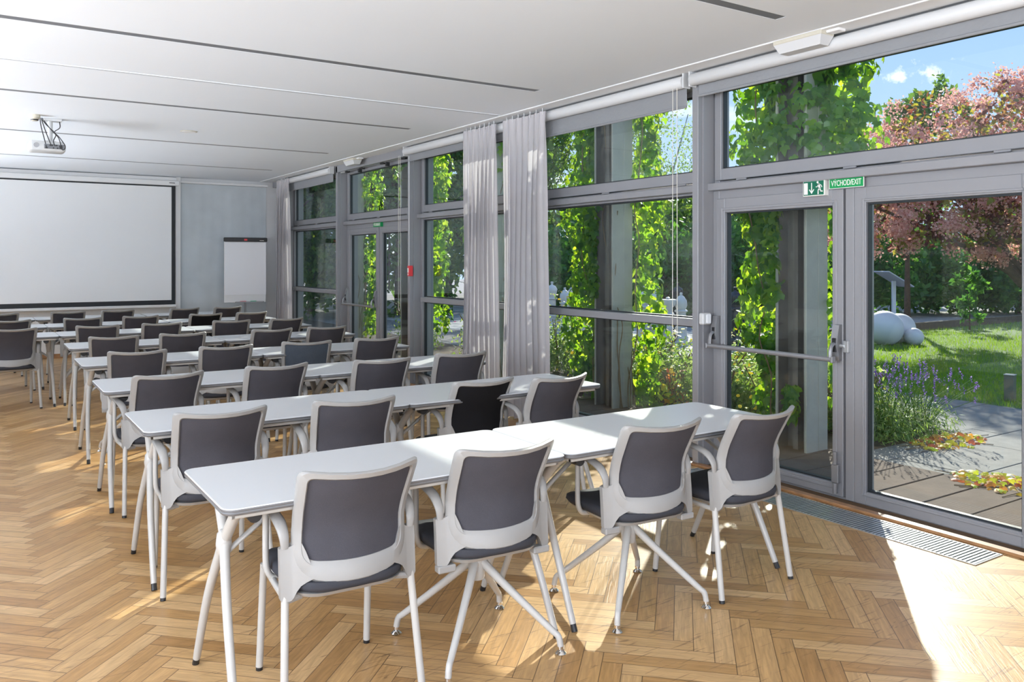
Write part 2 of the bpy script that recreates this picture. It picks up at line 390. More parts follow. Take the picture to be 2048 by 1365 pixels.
# ------------------------------------------------------------------ the room shell
XL, XR, YB, YF, HC = -3.9, 4.67, -4.1, 14.70, 2.94
def make_floor():
    Lb, wb = 0.50, 0.078
    u = np.array([math.cos(PI/4), math.sin(PI/4)]); v = np.array([-u[1], u[0]])
    x0, x1, y0, y1 = XL, 4.56, YB, YF
    V = []; F = []; UV = []; R = []
    K = int(26/wb); J = int(26/Lb)
    from math import floor
    def clip(poly, ax, val, keep_less):
        outp = []
        for i in range(len(poly)):
            a, b = poly[i], poly[(i+1) % len(poly)]
            ia = (a[ax] <= val) == keep_less; ib = (b[ax] <= val) == keep_less
            if ia: outp.append(a)
            if ia != ib:
                t = (val-a[ax])/(b[ax]-a[ax]); outp.append(tuple(a[q]+(b[q]-a[q])*t for q in range(4)))
        return outp
    for j in range(-J, J):
        for k in range(-K, K):
            for kind in (0, 1):
                if kind == 0: a0, b0, da, db = k*wb, k*wb, Lb, wb
                else: a0, b0, da, db = k*wb+Lb, (k+1)*wb-Lb, wb, Lb
                a0 += j*Lb; b0 -= j*Lb
                ca = (a0+da/2)*u+(b0+db/2)*v + np.array([0.3, 5.0])
                if not (x0-.5 < ca[0] < x1+.5 and y0-.5 < ca[1] < y1+.5): continue
                pl = []
                for (s, t) in ((0, 0), (1, 0), (1, 1), (0, 1)):
                    p = (a0+da*s)*u+(b0+db*t)*v + np.array([0.3, 5.0])
                    pl.append((p[0], p[1], (s if kind == 0 else t), (t if kind == 0 else s)))
                for ax, val, kl in ((0, x0, False), (0, x1, True), (1, y0, False), (1, y1, True)):
                    if pl: pl = clip(pl, ax, val, kl)
                if len(pl) < 3: continue
                b = len(V); V += [(p[0], p[1], 0.0) for p in pl]; UV += [(p[2], p[3]) for p in pl]
                F.append(tuple(range(b, b+len(pl)))); R.append(random.random())
    nb = len(F); b = len(V)
    V += [(x, y, z) for z in (-0.12, -0.003) for y in (y0, y1) for x in (x0, 4.80)]
    F += [(b+0, b+2, b+3, b+1), (b+4, b+5, b+7, b+6), (b, b+1, b+5, b+4), (b+2, b+6, b+7, b+3), (b, b+4, b+6, b+2), (b+1, b+3, b+7, b+5)]
    me = bpy.data.meshes.new('floor'); me.from_pydata(V, [], F); me.update()
    me.materials.append(MAT['parquet']); me.materials.append(MAT['wood_subfloor'])
    me.polygons.foreach_set('material_index', [0]*nb+[1]*6)
    uvl = me.uv_layers.new(name='UVMap')
    vi = np.zeros(len(me.loops), dtype=np.int32); me.loops.foreach_get('vertex_index', vi)
    UVa = np.array(UV+[(0, 0)]*8, dtype=np.float32)
    uvl.data.foreach_set('uv', UVa[vi].ravel())
    at = me.attributes.new('rnd', 'FLOAT', 'FACE'); at.data.foreach_set('value', R+[0]*6)
    o = bpy.data.objects.new('floor', me); COL.objects.link(o); tag(o, kind='structure')
make_floor()

# ceiling with recessed slots across the room
SLOTS = [(3.13, 0.075), (5.58, 0.08), (7.95, 0.08), (10.35, 0.08), (12.76, 0.08), (0.75, 0.075), (-1.6, 0.075)]
mb = MB(); ys = [YB-0.2]
for y, wd in sorted(SLOTS): ys += [y-wd/2, y+wd/2]
ys.append(YF+0.2)
for i in range(0, len(ys), 2): mb.box(XL-0.2, 4.30, ys[i], ys[i+1], HC, HC+0.12)
for y, wd in SLOTS: mb.box(3.93, 4.30, y-wd/2, y+wd/2, HC, HC+0.12); mb.box(XL-.2, 3.93, y-wd/2, y+wd/2, HC+0.10, HC+0.12)
struct('ceiling', mb, 'ceiling_paint')
mb = MB()
for y, wd in SLOTS: mb.box(XL, 3.93, y-wd/2, y+wd/2, HC+0.001, HC+0.012)
struct('trim_1', mb, 'slot_grey')
# raised seam between ceiling panels, and the white curtain-rail strip by the glazing
mb = MB().box(XL, 4.28, 6.70, 6.775, HC-0.003, HC, 0).box(XL, 4.28, 6.73, 6.738, HC-.0036, HC-.002, 1)
struct('trim_2', mb, ['ceiling_paint', 'slot_grey'])
mb = MB(); mb.box(4.305, 4.48, YB, YF-.02, HC-0.008, HC+0.12, 0, 0.003); mb.box(4.48, 4.90, YB, YF, HC+0.0, HC+0.12, 0)
mb.box(4.54, 4.82, YB, YF, HC-0.10, HC, 1)
struct('trim_3', mb, ['white_paint', 'frame_grey'])
struct('roof_slab_structure', MB().box(XL-.5, 5.0, YB-.5, YF+.5, HC+.13, HC+.45), 'white_paint').name = 'trim_4'
# walls
mb = MB().box(XL-.2, 2.96, YF, YF+.2, 0, HC+.1).box(2.96, 4.9, YF+0.06, YF+.2, 0, HC+.1).box(2.885, 2.965, YF-.05, YF, 0, HC, 0, .003)
struct('wall_back', mb, 'white_paint')
mb = MB()
wy = [(-3.9, -0.9), (-0.3, 2.7), (4.1, 7.1), (7.4, 10.4), (10.7, 13.7)]  # unseen window openings, added for the fill lights
mb.box(XL-.15, XL, YB, YF, 0, 0.6); mb.box(XL-.15, XL, YB, YF, 2.65, HC+.1)
yy = [YB] + [q for a in wy for q in a] + [YF]
for i in range(0, len(yy), 2): mb.box(XL-.15, XL, yy[i], yy[i+1], 0.6, 2.65)
struct('wall_left', mb, 'white_paint')
for i, (a_, b_) in enumerate(wy[2:]):     # unseen blinds added to keep bright sky out of the door-glass reflections
    struct('window_blind_left', MB().box(XL-.16, XL-.13, a_, b_, .6, 2.65), 'blind_fabric').name = 'window_%d' % (20+i)
mb = MB().box(XL, 4.9, YB-.1, YB, 0, 0.45).box(XL, 4.9, YB-.1, YB, 2.75, HC+.1).box(XL, -2.9, YB-.1, YB, .45, 2.75).box(3.3, 4.9, YB-.1, YB, .45, 2.75)  # opening behind the camera, added for its fill light
struct('wall_front', mb, 'white_paint')
mb = MB().box(XL, 4.45, YF-.015, YF, 0, 0.07)
struct('baseboard_back', mb, 'wood_trim')
mb = MB().box(4.50, 4.56, YB, YF-.05, 0.0, 0.018, 0, .004)
struct('baseboard_right', mb, 'wood_trim')

# ------------------------------------------------------------------ glazed facade
PY = [4.395+2.41*i for i in range(-3, 5)]       # post centres: -2.83 ... 14.03
XG = 4.70                                        # inner face of the frames
for i, y in enumerate(PY):
    mb = MB().box(4.54, 4.86, y-.03, y+.03, -0.1, HC-.01, 0, .003).box(4.585, 4.86, y-.045, y+.045, -0.1, HC-.02)
    struct('trim_%d' % (10+i), mb, 'frame_grey')
def ring(mb, x0, x1, y0, y1, z0, z1, w, mi=0, wt=None, wb=None, ch=.003):
    wt = wt or w; wb = wb or w
    mb.box(x0, x1, y0, y0+w, z0, z1, mi, ch); mb.box(x0, x1, y1-w, y1, z0, z1, mi, ch)
    mb.box(x0+.0005, x1-.0005, y0+w, y1-w, z0, z0+wb, mi, ch); mb.box(x0+.0005, x1-.0005, y0+w, y1-w, z1-wt, z1, mi, ch)
def gasket_and_pane(root, y0, y1, z0, z1, x, glass, name='pane'):
    g = MB(); ring(g, x-.012, x+.03, y0-.002, y1+.002, z0-.002, z1+.002, .012, ch=0)
    obj('gasket', g, 'gasket', root)
    obj(name, MB().box(x+.012, x+.02, y0+.006, y1-.006, z0+.006, z1-.006), glass, root, smooth=0)
ZL0, ZL1 = 2.055, 2.110        # ledge
NW = 0
def window_bay(y0, y1, glass, opener=False):
    """fixed bay: clerestory over a tall pane over a low pane"""
    global NW
    NW += 1; r = empty('window_%d' % NW, (XG, (y0+y1)/2, 0), kind='structure')
    def P(name, mb, m, par=r):
        mb.v = [(x-XG, y-(y0+y1)/2, z) for x, y, z in mb.v]; return obj(name, mb, m, par)
    def pane(a, b, c, d, x, gl):
        g = MB(); ring(g, x-.004, x+.03, a-.002, b+.002, c-.002, d+.002, .012, ch=0); P('gasket', g, 'gasket')
        P('pane', MB().box(x+.012, x+.02, a+.006, b-.006, c+.006, d-.006), gl)
    mb = MB(); ring(mb, XG, XG+.10, y0, y1, ZL1, 2.86, .05, wb=.015, wt=.03)
    P('frame', mb, 'frame_grey')
    mb = MB(); ring(mb, XG-.018, XG+.07, y0+.02, y1-.02, ZL1+.022, 2.85, .060, wb=.085, wt=.045); P('sash', mb, 'frame_grey')
    pane(y0+.08, y1-.08, ZL1+.107, 2.805, XG+.01, glass)
    mb = MB()
    for t in (.1, .5, .88):
        yy = y0+(y1-y0)*t; mb.box(XG-.03, XG-.012, yy-.045, yy+.045, ZL1+.008, ZL1+.022, 0, .003)
    P('hinge', mb, 'frame_grey')
    return r, P, pane
def fixed_bay(y0, y1, glass, left_trim=0):
    r, P, pane = window_bay(y0, y1, glass)
    mb = MB(); ring(mb, XG-.02, XG+.10, y0, y1, 0.0, ZL0, .05, wb=.11, wt=.018)
    mb.box(XG-.05, XG+.09, y0+.05, y1-.05, 1.022, 1.082, 0, .003)
    P('lower_frame', mb, 'frame_grey')
    pane(y0+.05, y1-.05, 1.084, ZL0-.02, XG+.01, glass); pane(y0+.05, y1-.05, .112, 1.02, XG+.01, glass)
    return r
ND = 0
def leaf(P, pane, ya, yb, z0, z1, glass, r, wside=.10, bottom=.10, hinge_top=.085):
    mb = MB(); ring(mb, XG-.028, XG+.05, ya, yb, z0, z1, wside, wb=bottom, wt=hinge_top)
    P('door_leaf', mb, 'frame_grey')
    mb = MB(); ring(mb, XG-.034, XG-.026, ya+wside-.035, yb-wside+.035, z0+bottom-.035, z1-hinge_top+.035, .018)
    P('glazing_bead', mb, 'frame_grey')
    pane(ya+wside, yb-wside, z0+bottom, z1-hinge_top, XG+.005, glass)
def panic_bar(r, cy, y_lo, y_hi, z=.90):
    """horizontal push bar on two lever housings; local frame of r"""
    pb = bpy.data.objects.new('panic_bar', None); COL.objects.link(pb); pb.parent = r
    X = -.028
    for yy, s in ((y_lo-cy, 1), (y_hi-cy, -1)):
        mb = MB()
        prof = [(0, -.10), (0, .13), (-.030, .128), (-.048, .05), (-.052, .0), (-.040, -.06), (-.035, -.10)]
        vs = [(X+a, yy-.024, z+.09+b) for a, b in prof]+[(X+a, yy+.024, z+.09+b) for a, b in prof]; k = len(prof)
        mb.add(vs, [tuple(range(k)), tuple(range(2*k-1, k-1, -1))]+[(i, i+k, (i+1) % k+k, (i+1) % k) for i in range(k)])
        obj('lock_housing', mb, 'bar_grey', pb)
        obj('slot_cover', MB().box(X-.054, X-.035, yy-.014, yy+.014, z+.045, z+.135, 0, .003), 'black_plastic', pb)
        mb = MB().tube(bez([(X-.045, yy, z+.10), (X-.075, yy, z+.085), (X-.088, yy, z+.05), (X-.09, yy, z)], 14), [.014]*15, 8, flat=.8)
        obj('lever_arm', mb, 'bar_grey', pb)
    mb = MB().tube([(X-.09, y_lo-cy-.02, z), (X-.09, y_hi-cy+.02, z)], .0165, 14)
    for yy in (y_lo-cy-.02, y_hi-cy+.02): mb.box(X-.11, X-.07, yy-.008, yy+.008, z-.02, z+.02, 0, .004)
    obj('push_bar', mb, 'bar_grey', pb)
    return pb
def door_bay(y0, y1, glass, mode):
    """mode 'leaf+fixed': narrow leaf at the far side and a wide fixed light; 'double': two leaves"""
    global ND
    wr, P0, p0 = window_bay(y0, y1, glass)
    ND += 1; cy = (y0+y1)/2; r = empty('door_%d' % ND, (XG, cy, 0), kind='structure')
    def P(name, mb, m, par=r):
        mb.v = [(x-XG, y-cy, z) for x, y, z in mb.v]; return obj(name, mb, m, par)
    def pane(a, b, c, d, x, gl):
        g = MB(); ring(g, x-.004, x+.03, a-.002, b+.002, c-.002, d+.002, .012, ch=0); P('gasket', g, 'gasket')
        P('pane', MB().box(x+.012, x+.02, a+.006, b-.006, c+.006, d-.006), gl)
    mb = MB(); ring(mb, XG-.015, XG+.09, y0, y1, -.02, ZL0, .06, wb=.03, wt=.065); P('door_frame', mb, 'frame_grey')
    if mode == 'double':
        mid = y0+(y1-y0)*.49
        leaf(P, pane, y0+.055, mid-.003, .012, ZL0-.062, glass, r, wside=.085)
        leaf(P, pane, mid+.003, y1-.055, .012, ZL0-.062, glass, r, wside=.10)
        mb = MB().box(XG-.04, XG-.02, mid-.02, mid+.03, .012, ZL0-.065, 0, .002); P('meeting_stile', mb, 'frame_grey')
        panic_bar(r, cy, mid+.06, y1-.10)
    else:
        mid = 3.19                                   # post between leaf and fixed light
        leaf(P, pane, mid+.045, y1-.045, .012, ZL0-.062, glass, r, wside=.078, bottom=.078, hinge_top=.105)
        mb = MB().box(XG-.024, XG+.07, mid-.03, mid+.03, .0, ZL0-.06, 0, .003); P('centre_post', mb, 'frame_grey')
        mb = MB(); ring(mb, XG-.02, XG+.07, y0+.055, mid-.03, .0, ZL0-.06, .08, wb=.08, wt=.10); P('fixed_frame', mb, 'frame_grey')
        mb = MB(); ring(mb, XG-.026, XG-.018, y0+.055+.055, mid-.03-.055, .055, ZL0-.06-.075, .015); P('glazing_bead', mb, 'frame_grey')
        pane(y0+.135, mid-.11, .082, ZL0-.162, XG+.005, glass)
        panic_bar(r, cy, mid+.075, y1-.06)
        # keeper and lower hinge by the centre post
        b = MB().box(-.05, -.022, mid-.005-cy, mid+.03-cy, .945, 1.02, 0, .003).tube([(-.045, mid+.02-cy, .985), (-.045, mid+.055-cy, .985)], .012, 10)
        obj('strike_plate', b, 'grille_metal', r)
        b = MB().box(-.06, -.026, mid+.06-cy, mid+.11-cy, .10, .22, 0, .004).tube([(-.055, mid+.085-cy, .22), (-.055, mid+.085-cy, .30)], .013, 10).tube([(-.055, mid+.085-cy, .035), (-.055, mid+.085-cy, .10)], .016, 12)
        obj('floor_bolt', b, 'bar_grey', r)
    return r
def bay(i): return PY[i]+.045, PY[i+1]-.045
# bays from behind the camera (index 0) to the far corner (index 6)
fixed_bay(*bay(0), 'glass_clear'); fixed_bay(*bay(1), 'glass_clear')
door_bay(*bay(2), 'glass_clear', 'leaf+fixed')
fixed_bay(*bay(3), 'glass_dusty'); fixed_bay(*bay(4), 'glass_clear')
door_bay(*bay(5), 'glass_clear', 'double')
fixed_bay(*bay(6), 'glass_clear')
for i in range(7):
    mb = MB().box(4.628, 4.80, PY[i]+.028, PY[i+1]-.028, ZL0, ZL1, 0, .004)
    struct('trim_%d' % (20+i), mb, 'frame_grey')
struct('wall_right', MB().box(4.62, 4.86, YB, PY[0]-.05, 0, HC).box(4.62, 4.86, PY[-1]+.05, YF, 0, HC), 'frame_grey')

# ------------------------------------------------------------------ chairs
def yc(z):
    P = [(.42, -.212), (.50, -.206), (.58, -.198), (.625, -.199), (.66, -.208), (.70, -.226), (.77, -.264), (.86, -.314)]
    if z <= P[0][0]: return P[0][1]
    for (a, b), (c, d) in zip(P, P[1:]):
        if z <= c: return b+(d-b)*(z-a)/(c-a)
    return P[-1][1]
def bowy(x, z): return yc(z)+.078*(x/.225)**2
def dip(x, z): return z-.018*(1-(x/.225)**2)*max(0, (z-.70)/.15)
def roundpoly(pts, rad, n=6, sub=6):
    o = []; k = len(pts)
    arcs = []
    for i in range(k):
        p = Vector(pts[i]); a = (Vector(pts[i-1])-p).normalized(); b = (Vector(pts[(i+1) % k])-p).normalized(); r = rad[i]
        ang = a.angle(b); t = r/math.tan(ang/2); s, e = p+a*t, p+b*t
        arc = []
        for j in range(n+1):
            q = j/n; arc.append((s*(1-q)**2 + p*2*q*(1-q) + e*q*q))
        arcs.append(arc)
    for i in range(k):
        o += arcs[i]; s = arcs[i][-1]; e = arcs[(i+1) % k][0]
        for j in range(1, sub): o.append(s+(e-s)*j/sub)
    return o
def back_frame_mb():
    outer = roundpoly([(-.213, .855), (-.203, .640), (-.208, .466), (.208, .466), (.203, .640), (.213, .855)], [.030, .12, .10, .10, .12, .030])
    inner = roundpoly([(-.181, .827), (-.172, .640), (-.174, .532), (.174, .532), (.172, .640), (.181, .827)], [.020, .12, .045, .045, .12, .020])
    # bottom band sags a little in the middle
    def sag(p, a): return (p[0], p[1]-(a*(1-(p[0]/.2)**2) if p[1] < .56 else 0))
    mb = MB(); k = len(outer)
    def loop(src, ins_other, t, dy, s):
        o = []
        for p, q in zip(src, ins_other):
            x, z = p[0]*(1-t)+q[0]*t, p[1]*(1-t)+q[1]*t
            x, z = sag((x, z), s); z2 = dip(x, z)
            o.append((x, bowy(x, z)+dy, z2))
        return o
    loops = [loop(outer, inner, 0.0, -.006, .022), loop(outer, inner, .16, -.017, .022), loop(outer, inner, .80, -.019, .018), loop(outer, inner, 1.0, -.008, .012),
             loop(outer, inner, 1.0, .006, .012), loop(outer, inner, .2, .010, .022), loop(outer, inner, 0.0, .003, .022)]
    vs = [p for l in loops for p in l]; n = len(loops)
    mb.add(vs, [(i*k+j, i*k+(j+1) % k, ((i+1) % n)*k+(j+1) % k, ((i+1) % n)*k+j) for i in range(n) for j in range(k)])
    # side brackets that carry the arms, running smoothly out of the lower band
    cols = [(.145, .470, .500), (.165, .460, .56), (.182, .448, .600), (.194, .430, .592), (.203, .410, .580), (.210, .400, .576), (.226, .397, .574), (.240, .399, .573), (.244, .408, .570)]
    for s in (-1, 1):
        F, B = [], []
        for x, z0, z1 in cols:
            for j in range(6):
                z = z0+(z1-z0)*j/5; y = bowy(min(x, .214), z); e = .006 if x > .238 else 0
                F.append((s*x, y-.0165+e, z)); B.append((s*x, y+.016-e, z))
        n = len(cols); k = len(F); f = []
        for i in range(n-1):
            for j in range(5):
                q = (i*6+j, (i+1)*6+j, (i+1)*6+j+1, i*6+j+1); f += [q, tuple(k+v for v in reversed(q))]
            f += [(i*6, k+i*6, k+(i+1)*6, (i+1)*6), (i*6+5, (i+1)*6+5, k+(i+1)*6+5, k+i*6+5)]
        for j in range(5):
            a, b = (n-1)*6+j, (n-1)*6+j+1; f.append((a, k+a, k+b, b)); f.append((j, j+1, k+j+1, k+j))
        if s < 0: f = [tuple(reversed(q)) for q in f]
        mb.add(F+B, f)
    return mb
def panel_mb():
    mb = MB(); rows = []
    for side in (0, 1):
        P = []
        for i in range(15):
            z = .515+(.842-.515)*i/14; w = .182+(.004*max(0, (z-.64)/.19))
            P.append([(x, bowy(x, z)+(-.006 if side == 0 else .0), dip(x, z)-(.014*(1-(x/.2)**2) if z < .56 else 0)) for x in [w*(j/8-1) for j in range(17)]])
        if side: P = [list(reversed(r)) for r in P]
        mb.grid(P)
    return mb
def seat_mb():
    mb = MB(); P = []; n = 40
    def ol(t):
        a = 2*PI*t/n; c, s = math.cos(a), math.sin(a); e = .42
        x = .218*math.copysign(abs(c)**e, c); y = .225*math.copysign(abs(s)**e, s)
        if y < 0: x *= 1-.12*(-y/.225)**2; y -= .03*(1-(x/.23)**2)
        return x, y+.03
    for sc, z in ((.86, .418), (.96, .424), (1.0, .440), (.985, .458), (.93, .468), (.75, .474), (.4, .472), (.02, .470)):
        P.append([(ol(t)[0]*sc, (ol(t)[1]-.03)*sc+.03, z+(.010*(1-(ol(t)[0]*sc/.23)**2)*(-1 if z > .46 else 0)) - (.014*max(0, ((ol(t)[1]-.03)*sc-.12)/.1)**2 if z > .43 else 0)) for t in range(n)])
    mb.grid(P, close_u=True); mb.f.append(tuple(range(n-1, -1, -1))); mb.m.append(0)
    return mb
def pan_mb(star):
    mb = MB()
    mb.slab(rrect(-.19, .19, -.19, .235, .09), [(.05, .392), (.0, .405), (-.012, .420)])
    if star: mb.box(-.10, .10, -.10, .12, .372, .395, 0, .01)
    for s in (-1, 1):
        if star:
            mb.box(.17 if s > 0 else -.243, .243 if s > 0 else -.17, -.165, -.125, .374, .402, 0, .005)
        else:
            mb.tube([(s*.17, -.13, .402), (s*.228, -.145, .398)], .014, 8)
    return mb
def arm_mb(s):
    mb = MB()
    p = bez([(s*.226, -.142, .570), (s*.229, -.138, .612), (s*.234, -.105, .650), (s*.238, -.04, .668), (s*.238, .04, .676), (s*.235, .115, .674)], 22)
    rs = [.0135+.0075*min(1, i/8) for i in range(len(p))]
    mb.tube(p, rs, 12, flat=.5, up=(1, 0, 0)); return mb
def support_mb(s):
    p = bez([(s*.238, .055, .668), (s*.238, .055, .60), (s*.238, .055, .50), (s*.234, .055, .445), (s*.215, .055, .412), (s*.17, .055, .405)], 22)
    return MB().tube(p, .0115, 10)
def make_chair(star, fab, name='armchair'):
    t = empty(name)
    obj('seat_cushion', seat_mb(), 'seat_fabric', t, 50)
    obj('seat_pan', pan_mb(star), 'shell_white', t)
    bf = obj('back_frame', back_frame_mb(), 'shell_white', t, 40)
    obj('mesh_panel', panel_mb(), fab, bf, 60)
    for s in (-1, 1):
        obj('armrest', arm_mb(s), 'shell_white', t, 60); obj('arm_support', support_mb(s), 'leg_white', t, 60)
    if star:
        b = obj('column', MB().lathe([(.030, .262), (.033, .27), (.033, .35), (.027, .362)], n=20), 'leg_white', t)
        obj('gas_spring', MB().lathe([(.018, .355), (.018, .375)], n=14), 'black_plastic', t)
        for q in range(4):
            a = PI/4+q*PI/2; c, s = math.cos(a), math.sin(a)
            p = bez([(c*.02, s*.02, .335), (c*.12, s*.12, .245), (c*.30, s*.30, .095), (c*.333, s*.333, .068), (c*.343, s*.343, .03)], 24)
            g = obj('leg', MB().tube(p, [.0185-.006*min(1, i/14) for i in range(len(p))], 10), 'leg_white', t, 60)
            k = (c*.343, s*.343, 0)
            obj('glide', MB().lathe([(.020, 0), (.022, .004), (.012, .014), (.006, .016), (.006, .022)], k, 14).lathe([(.0125, .020), (.0125, .032)], k, 12), 'chrome', g)
    else:
        for sx in (-1, 1):
            for fr in (0, 1):
                top, ft = ((sx*.205, .205, .41), (sx*.212, .245, 0)) if fr else ((sx*.226, -.142, .42), (sx*.247, -.205, 0))
                T, B = Vector(top), Vector(ft); cpt = B+(T-B)*.035
                g = obj('leg', MB().tube([T, cpt], .0135, 12), 'leg_white', t, 60)
                obj('foot_cap', MB().tube([B+(T-B)*.04, B+Vector((0, 0, .001))], .0128, 12), 'black_plastic', g)
        for sx in (-1, 1):
            obj('side_rail', MB().tube([(sx*.228, -.145, .402), (sx*.222, -.08, .402), (sx*.205, .205, .402)], .012, 8), 'leg_white', t, 60)
    return t
# every chair: row, X centre, Y of the seat centre, turn (deg), star base?, panel, label
CH = [
 (1, 1.106, 2.835, -2, 0, 'mesh_grey', 'four-legged white and grey mesh armchair at the left end of the nearest table row'),
 (1, 1.689, 2.822, -3, 1, 'mesh_grey', 'swivel mesh armchair on a star base, nearest row, just left of the table seam'),
 (1, 2.482, 2.812, -4, 1, 'mesh_grey', 'swivel mesh armchair on a star base, nearest row, just right of the table seam'),
 (1, 3.040, 2.760, 2, 0, 'mesh_grey', 'four-legged grey mesh armchair at the right end of the nearest row, beside the glass door'),
 (2, 0.975, 4.150, -1, 0, 'mesh_grey', 'four-legged grey mesh armchair at the left end of the second table row'),
 (2, 1.640, 4.100, -8, 0, 'mesh_grey', 'grey mesh armchair in the second row, second from its left end'),
 (2, 2.470, 4.300, 3, 0, 'mesh_black', 'armchair with a solid black back panel in the second table row'),
 (2, 2.930, 4.190, 5, 0, 'mesh_grey', 'grey mesh armchair at the right end of the second row, right of the black-backed armchair'),
 (3, 0.990, 5.580, 6, 0, 'mesh_grey', 'grey mesh armchair at the left end of the third table row'),
 (3, 1.695, 5.640, 1, 0, 'mesh_grey', 'grey mesh armchair in the third row, second from its left end'),
 (3, 2.436, 5.550, -5, 0, 'mesh_grey', 'grey mesh armchair in the third row with a wedge of sunlight on its back'),
 (3, 3.093, 5.590, -5, 0, 'mesh_grey', 'grey mesh armchair at the right end of the third row, before the long curtains'),
 (4, 1.092, 7.065, -5, 1, 'mesh_grey', 'grey mesh armchair at the left end of the fourth table row, on a star base'),
 (4, 1.754, 7.065, -5, 0, 'mesh_grey', 'grey mesh armchair in the fourth row, second from its left end'),
 (4, 2.454, 7.065, -12, 0, 'denim', 'armchair in the fourth row with a dark blue denim-like back'),
 (4, 3.064, 7.065, -3, 0, 'mesh_grey', 'grey mesh armchair at the right end of the fourth table row'),
 (5, 1.122, 8.495, -6, 0, 'mesh_grey', 'grey mesh armchair at the left end of the fifth table row'),
 (5, 1.714, 8.495, -5, 0, 'mesh_grey', 'grey mesh armchair in the fifth row, second from its left end'),
 (5, 2.535, 8.495, 3, 0, 'mesh_grey', 'grey mesh armchair in the fifth row, third from its left end'),
 (5, 3.133, 8.495, -2, 0, 'mesh_grey', 'grey mesh armchair at the right end of the fifth row, before the double glass door'),
 (6, 1.159, 9.965, -6, 0, 'mesh_grey', 'grey mesh armchair in the sixth row beside the seam to the left tables'),
 (6, 1.772, 9.965, 1, 0, 'mesh_grey', 'grey mesh armchair in the sixth row, left neighbour of the one before the black-backed armchair'),
 (6, 2.548, 9.965, -5, 0, 'mesh_grey', 'grey mesh armchair in the sixth row, directly before the far black-backed armchair'),
 (6, 3.152, 9.965, 6, 0, 'mesh_grey', 'grey mesh armchair at the right end of the sixth table row'),
 (7, 1.162, 11.365, -6, 1, 'mesh_grey', 'grey mesh armchair in the seventh row beside the seam to the left tables'),
 (7, 1.791, 11.365, -2, 0, 'mesh_grey', 'grey mesh armchair in the seventh row, left neighbour of the black-backed armchair there'),
 (7, 2.545, 11.365, 5, 0, 'mesh_black', 'small armchair with a solid black back panel in the seventh row, far from the camera'),
 (7, 3.131, 11.365, 6, 0, 'mesh_grey', 'grey mesh armchair at the right end of the seventh row by the windows'),
 (8, 1.112, 12.845, 0, 0, 'mesh_grey', 'grey mesh armchair in the farthest row under the projection screen, left of two'),
 (8, 1.723, 12.845, 1, 0, 'mesh_grey', 'grey mesh armchair in the farthest row under the projection screen, right of two'),
 (8, 2.580, 12.845, 8, 0, 'mesh_grey', 'grey mesh armchair in the farthest row below the right corner of the projection screen'),
 (8, 3.188, 12.845, 8, 0, 'mesh_grey', 'grey mesh armchair in the farthest row in front of the flip chart'),
 (6, 0.355, 9.965, 4, 0, 'mesh_grey', 'largest grey mesh armchair of the left table block, cut by the left picture edge'),
 (7, 0.375, 11.365, 4, 0, 'mesh_grey', 'grey mesh armchair of the left block, middle one of three behind each other'),
 (8, 0.315, 12.845, 4, 0, 'mesh_grey', 'grey mesh armchair of the left block, farthest of three behind each other'),
]
proto = {}
for (row, x, y, rz, star, fab, lab) in CH:
    key = (star, fab)
    if key not in proto: proto[key] = make_chair(star, fab); c = proto[key]
    else: c = dup(proto[key])
    c.location = (x, y, 0); c.rotation_euler = (0, 0, math.radians(rz))
    tag(c, lab, 'chair', 'armchairs at the table rows')

# ------------------------------------------------------------------ folding tables
TW, TD, TH = 1.362, .62, .74
def make_table():
    t = empty('folding_table')
    W, D = TW, TD
    mb = MB().slab(rrect(0, W, 0, D, .045, 6), [(.012, TH-.026), (.004, TH-.023), (.0, TH-.016), (.002, TH-.013), (.002, TH-.011), (.0, TH-.008), (.0, TH-.003), (.003, TH)], 0, [1, 1, 1, 1, 1, 1, 0])
    obj('tabletop', mb, ['laminate', 'edge_grey'], t, 30)
    mb = MB()
    for y in (.03, D-.045): mb.box(.03, W-.03, y, y+.015, TH-.042, TH-.026, 0, .003)
    for x in (.03, W-.045): mb.box(x, x+.015, .03, D-.03, TH-.042, TH-.026, 0, .003)
    mb.box(.12, W-.12, D/2-.03, D/2+.03, TH-.046, TH-.026, 0, .004)
    obj('under_frame', mb, 'leg_white', t)
    for e in (0, 1):
        X = lambda x: x if e == 0 else W-x
        for k in (0, 1):                       # k=0 front foot, k=1 back foot
            s = 1 if k == 0 else -1; Y = lambda y: D/2+s*y
            p = bez([(X(.045), Y(-.290), .0), (X(.055), Y(-.145), .30), (X(.072), Y(-.035), .49), (X(.082), Y(.01), .56), (X(.088), Y(.11), .66), (X(.092), Y(.19), TH-.032)], 30)
            q0 = p[0]+(p[1]-p[0])*.55
            g = obj('leg', MB().tube([q0]+p[1:], [.0135]+[.014+.006*min(1, i/20) for i in range(1, len(p))], 12), 'leg_white', t, 60)
            obj('foot_cap', MB().tube([q0, p[0]+Vector((0, 0, .001))], .0128, 10), 'black_plastic', g)
        # cast knot joining the two strands
        obj('leg_joint', MB().lathe([(.012, -.045), (.024, -.03), (.028, 0), (.024, .035), (.012, .05)], (X(.077), D/2, .535), 12), 'leg_white', t, 60)
        obj('brace', MB().tube([(X(.085), D/2, .50), (X(.13), D/2, .535), (X(.36), D/2, TH-.04)], .0095, 8, flat=1.3), 'leg_white', t, 60)
        for y in (.10, D-.10):
            obj('hinge_cap', MB().tube([(X(.12), y-.022, TH-.055), (X(.12), y+.022, TH-.055)], .024, 14).box(X(.12)-.024, X(.12)+.024, y-.022, y+.022, TH-.055, TH-.026), 'black_plastic', t)
    return t
YT = [2.665, 4.075, 5.47, 6.90, 8.33, 9.80, 11.20, 12.68]
ordn = ['nearest', 'second', 'third', 'fourth', 'fifth', 'sixth', 'seventh', 'farthest']
tp = make_table(); first = True
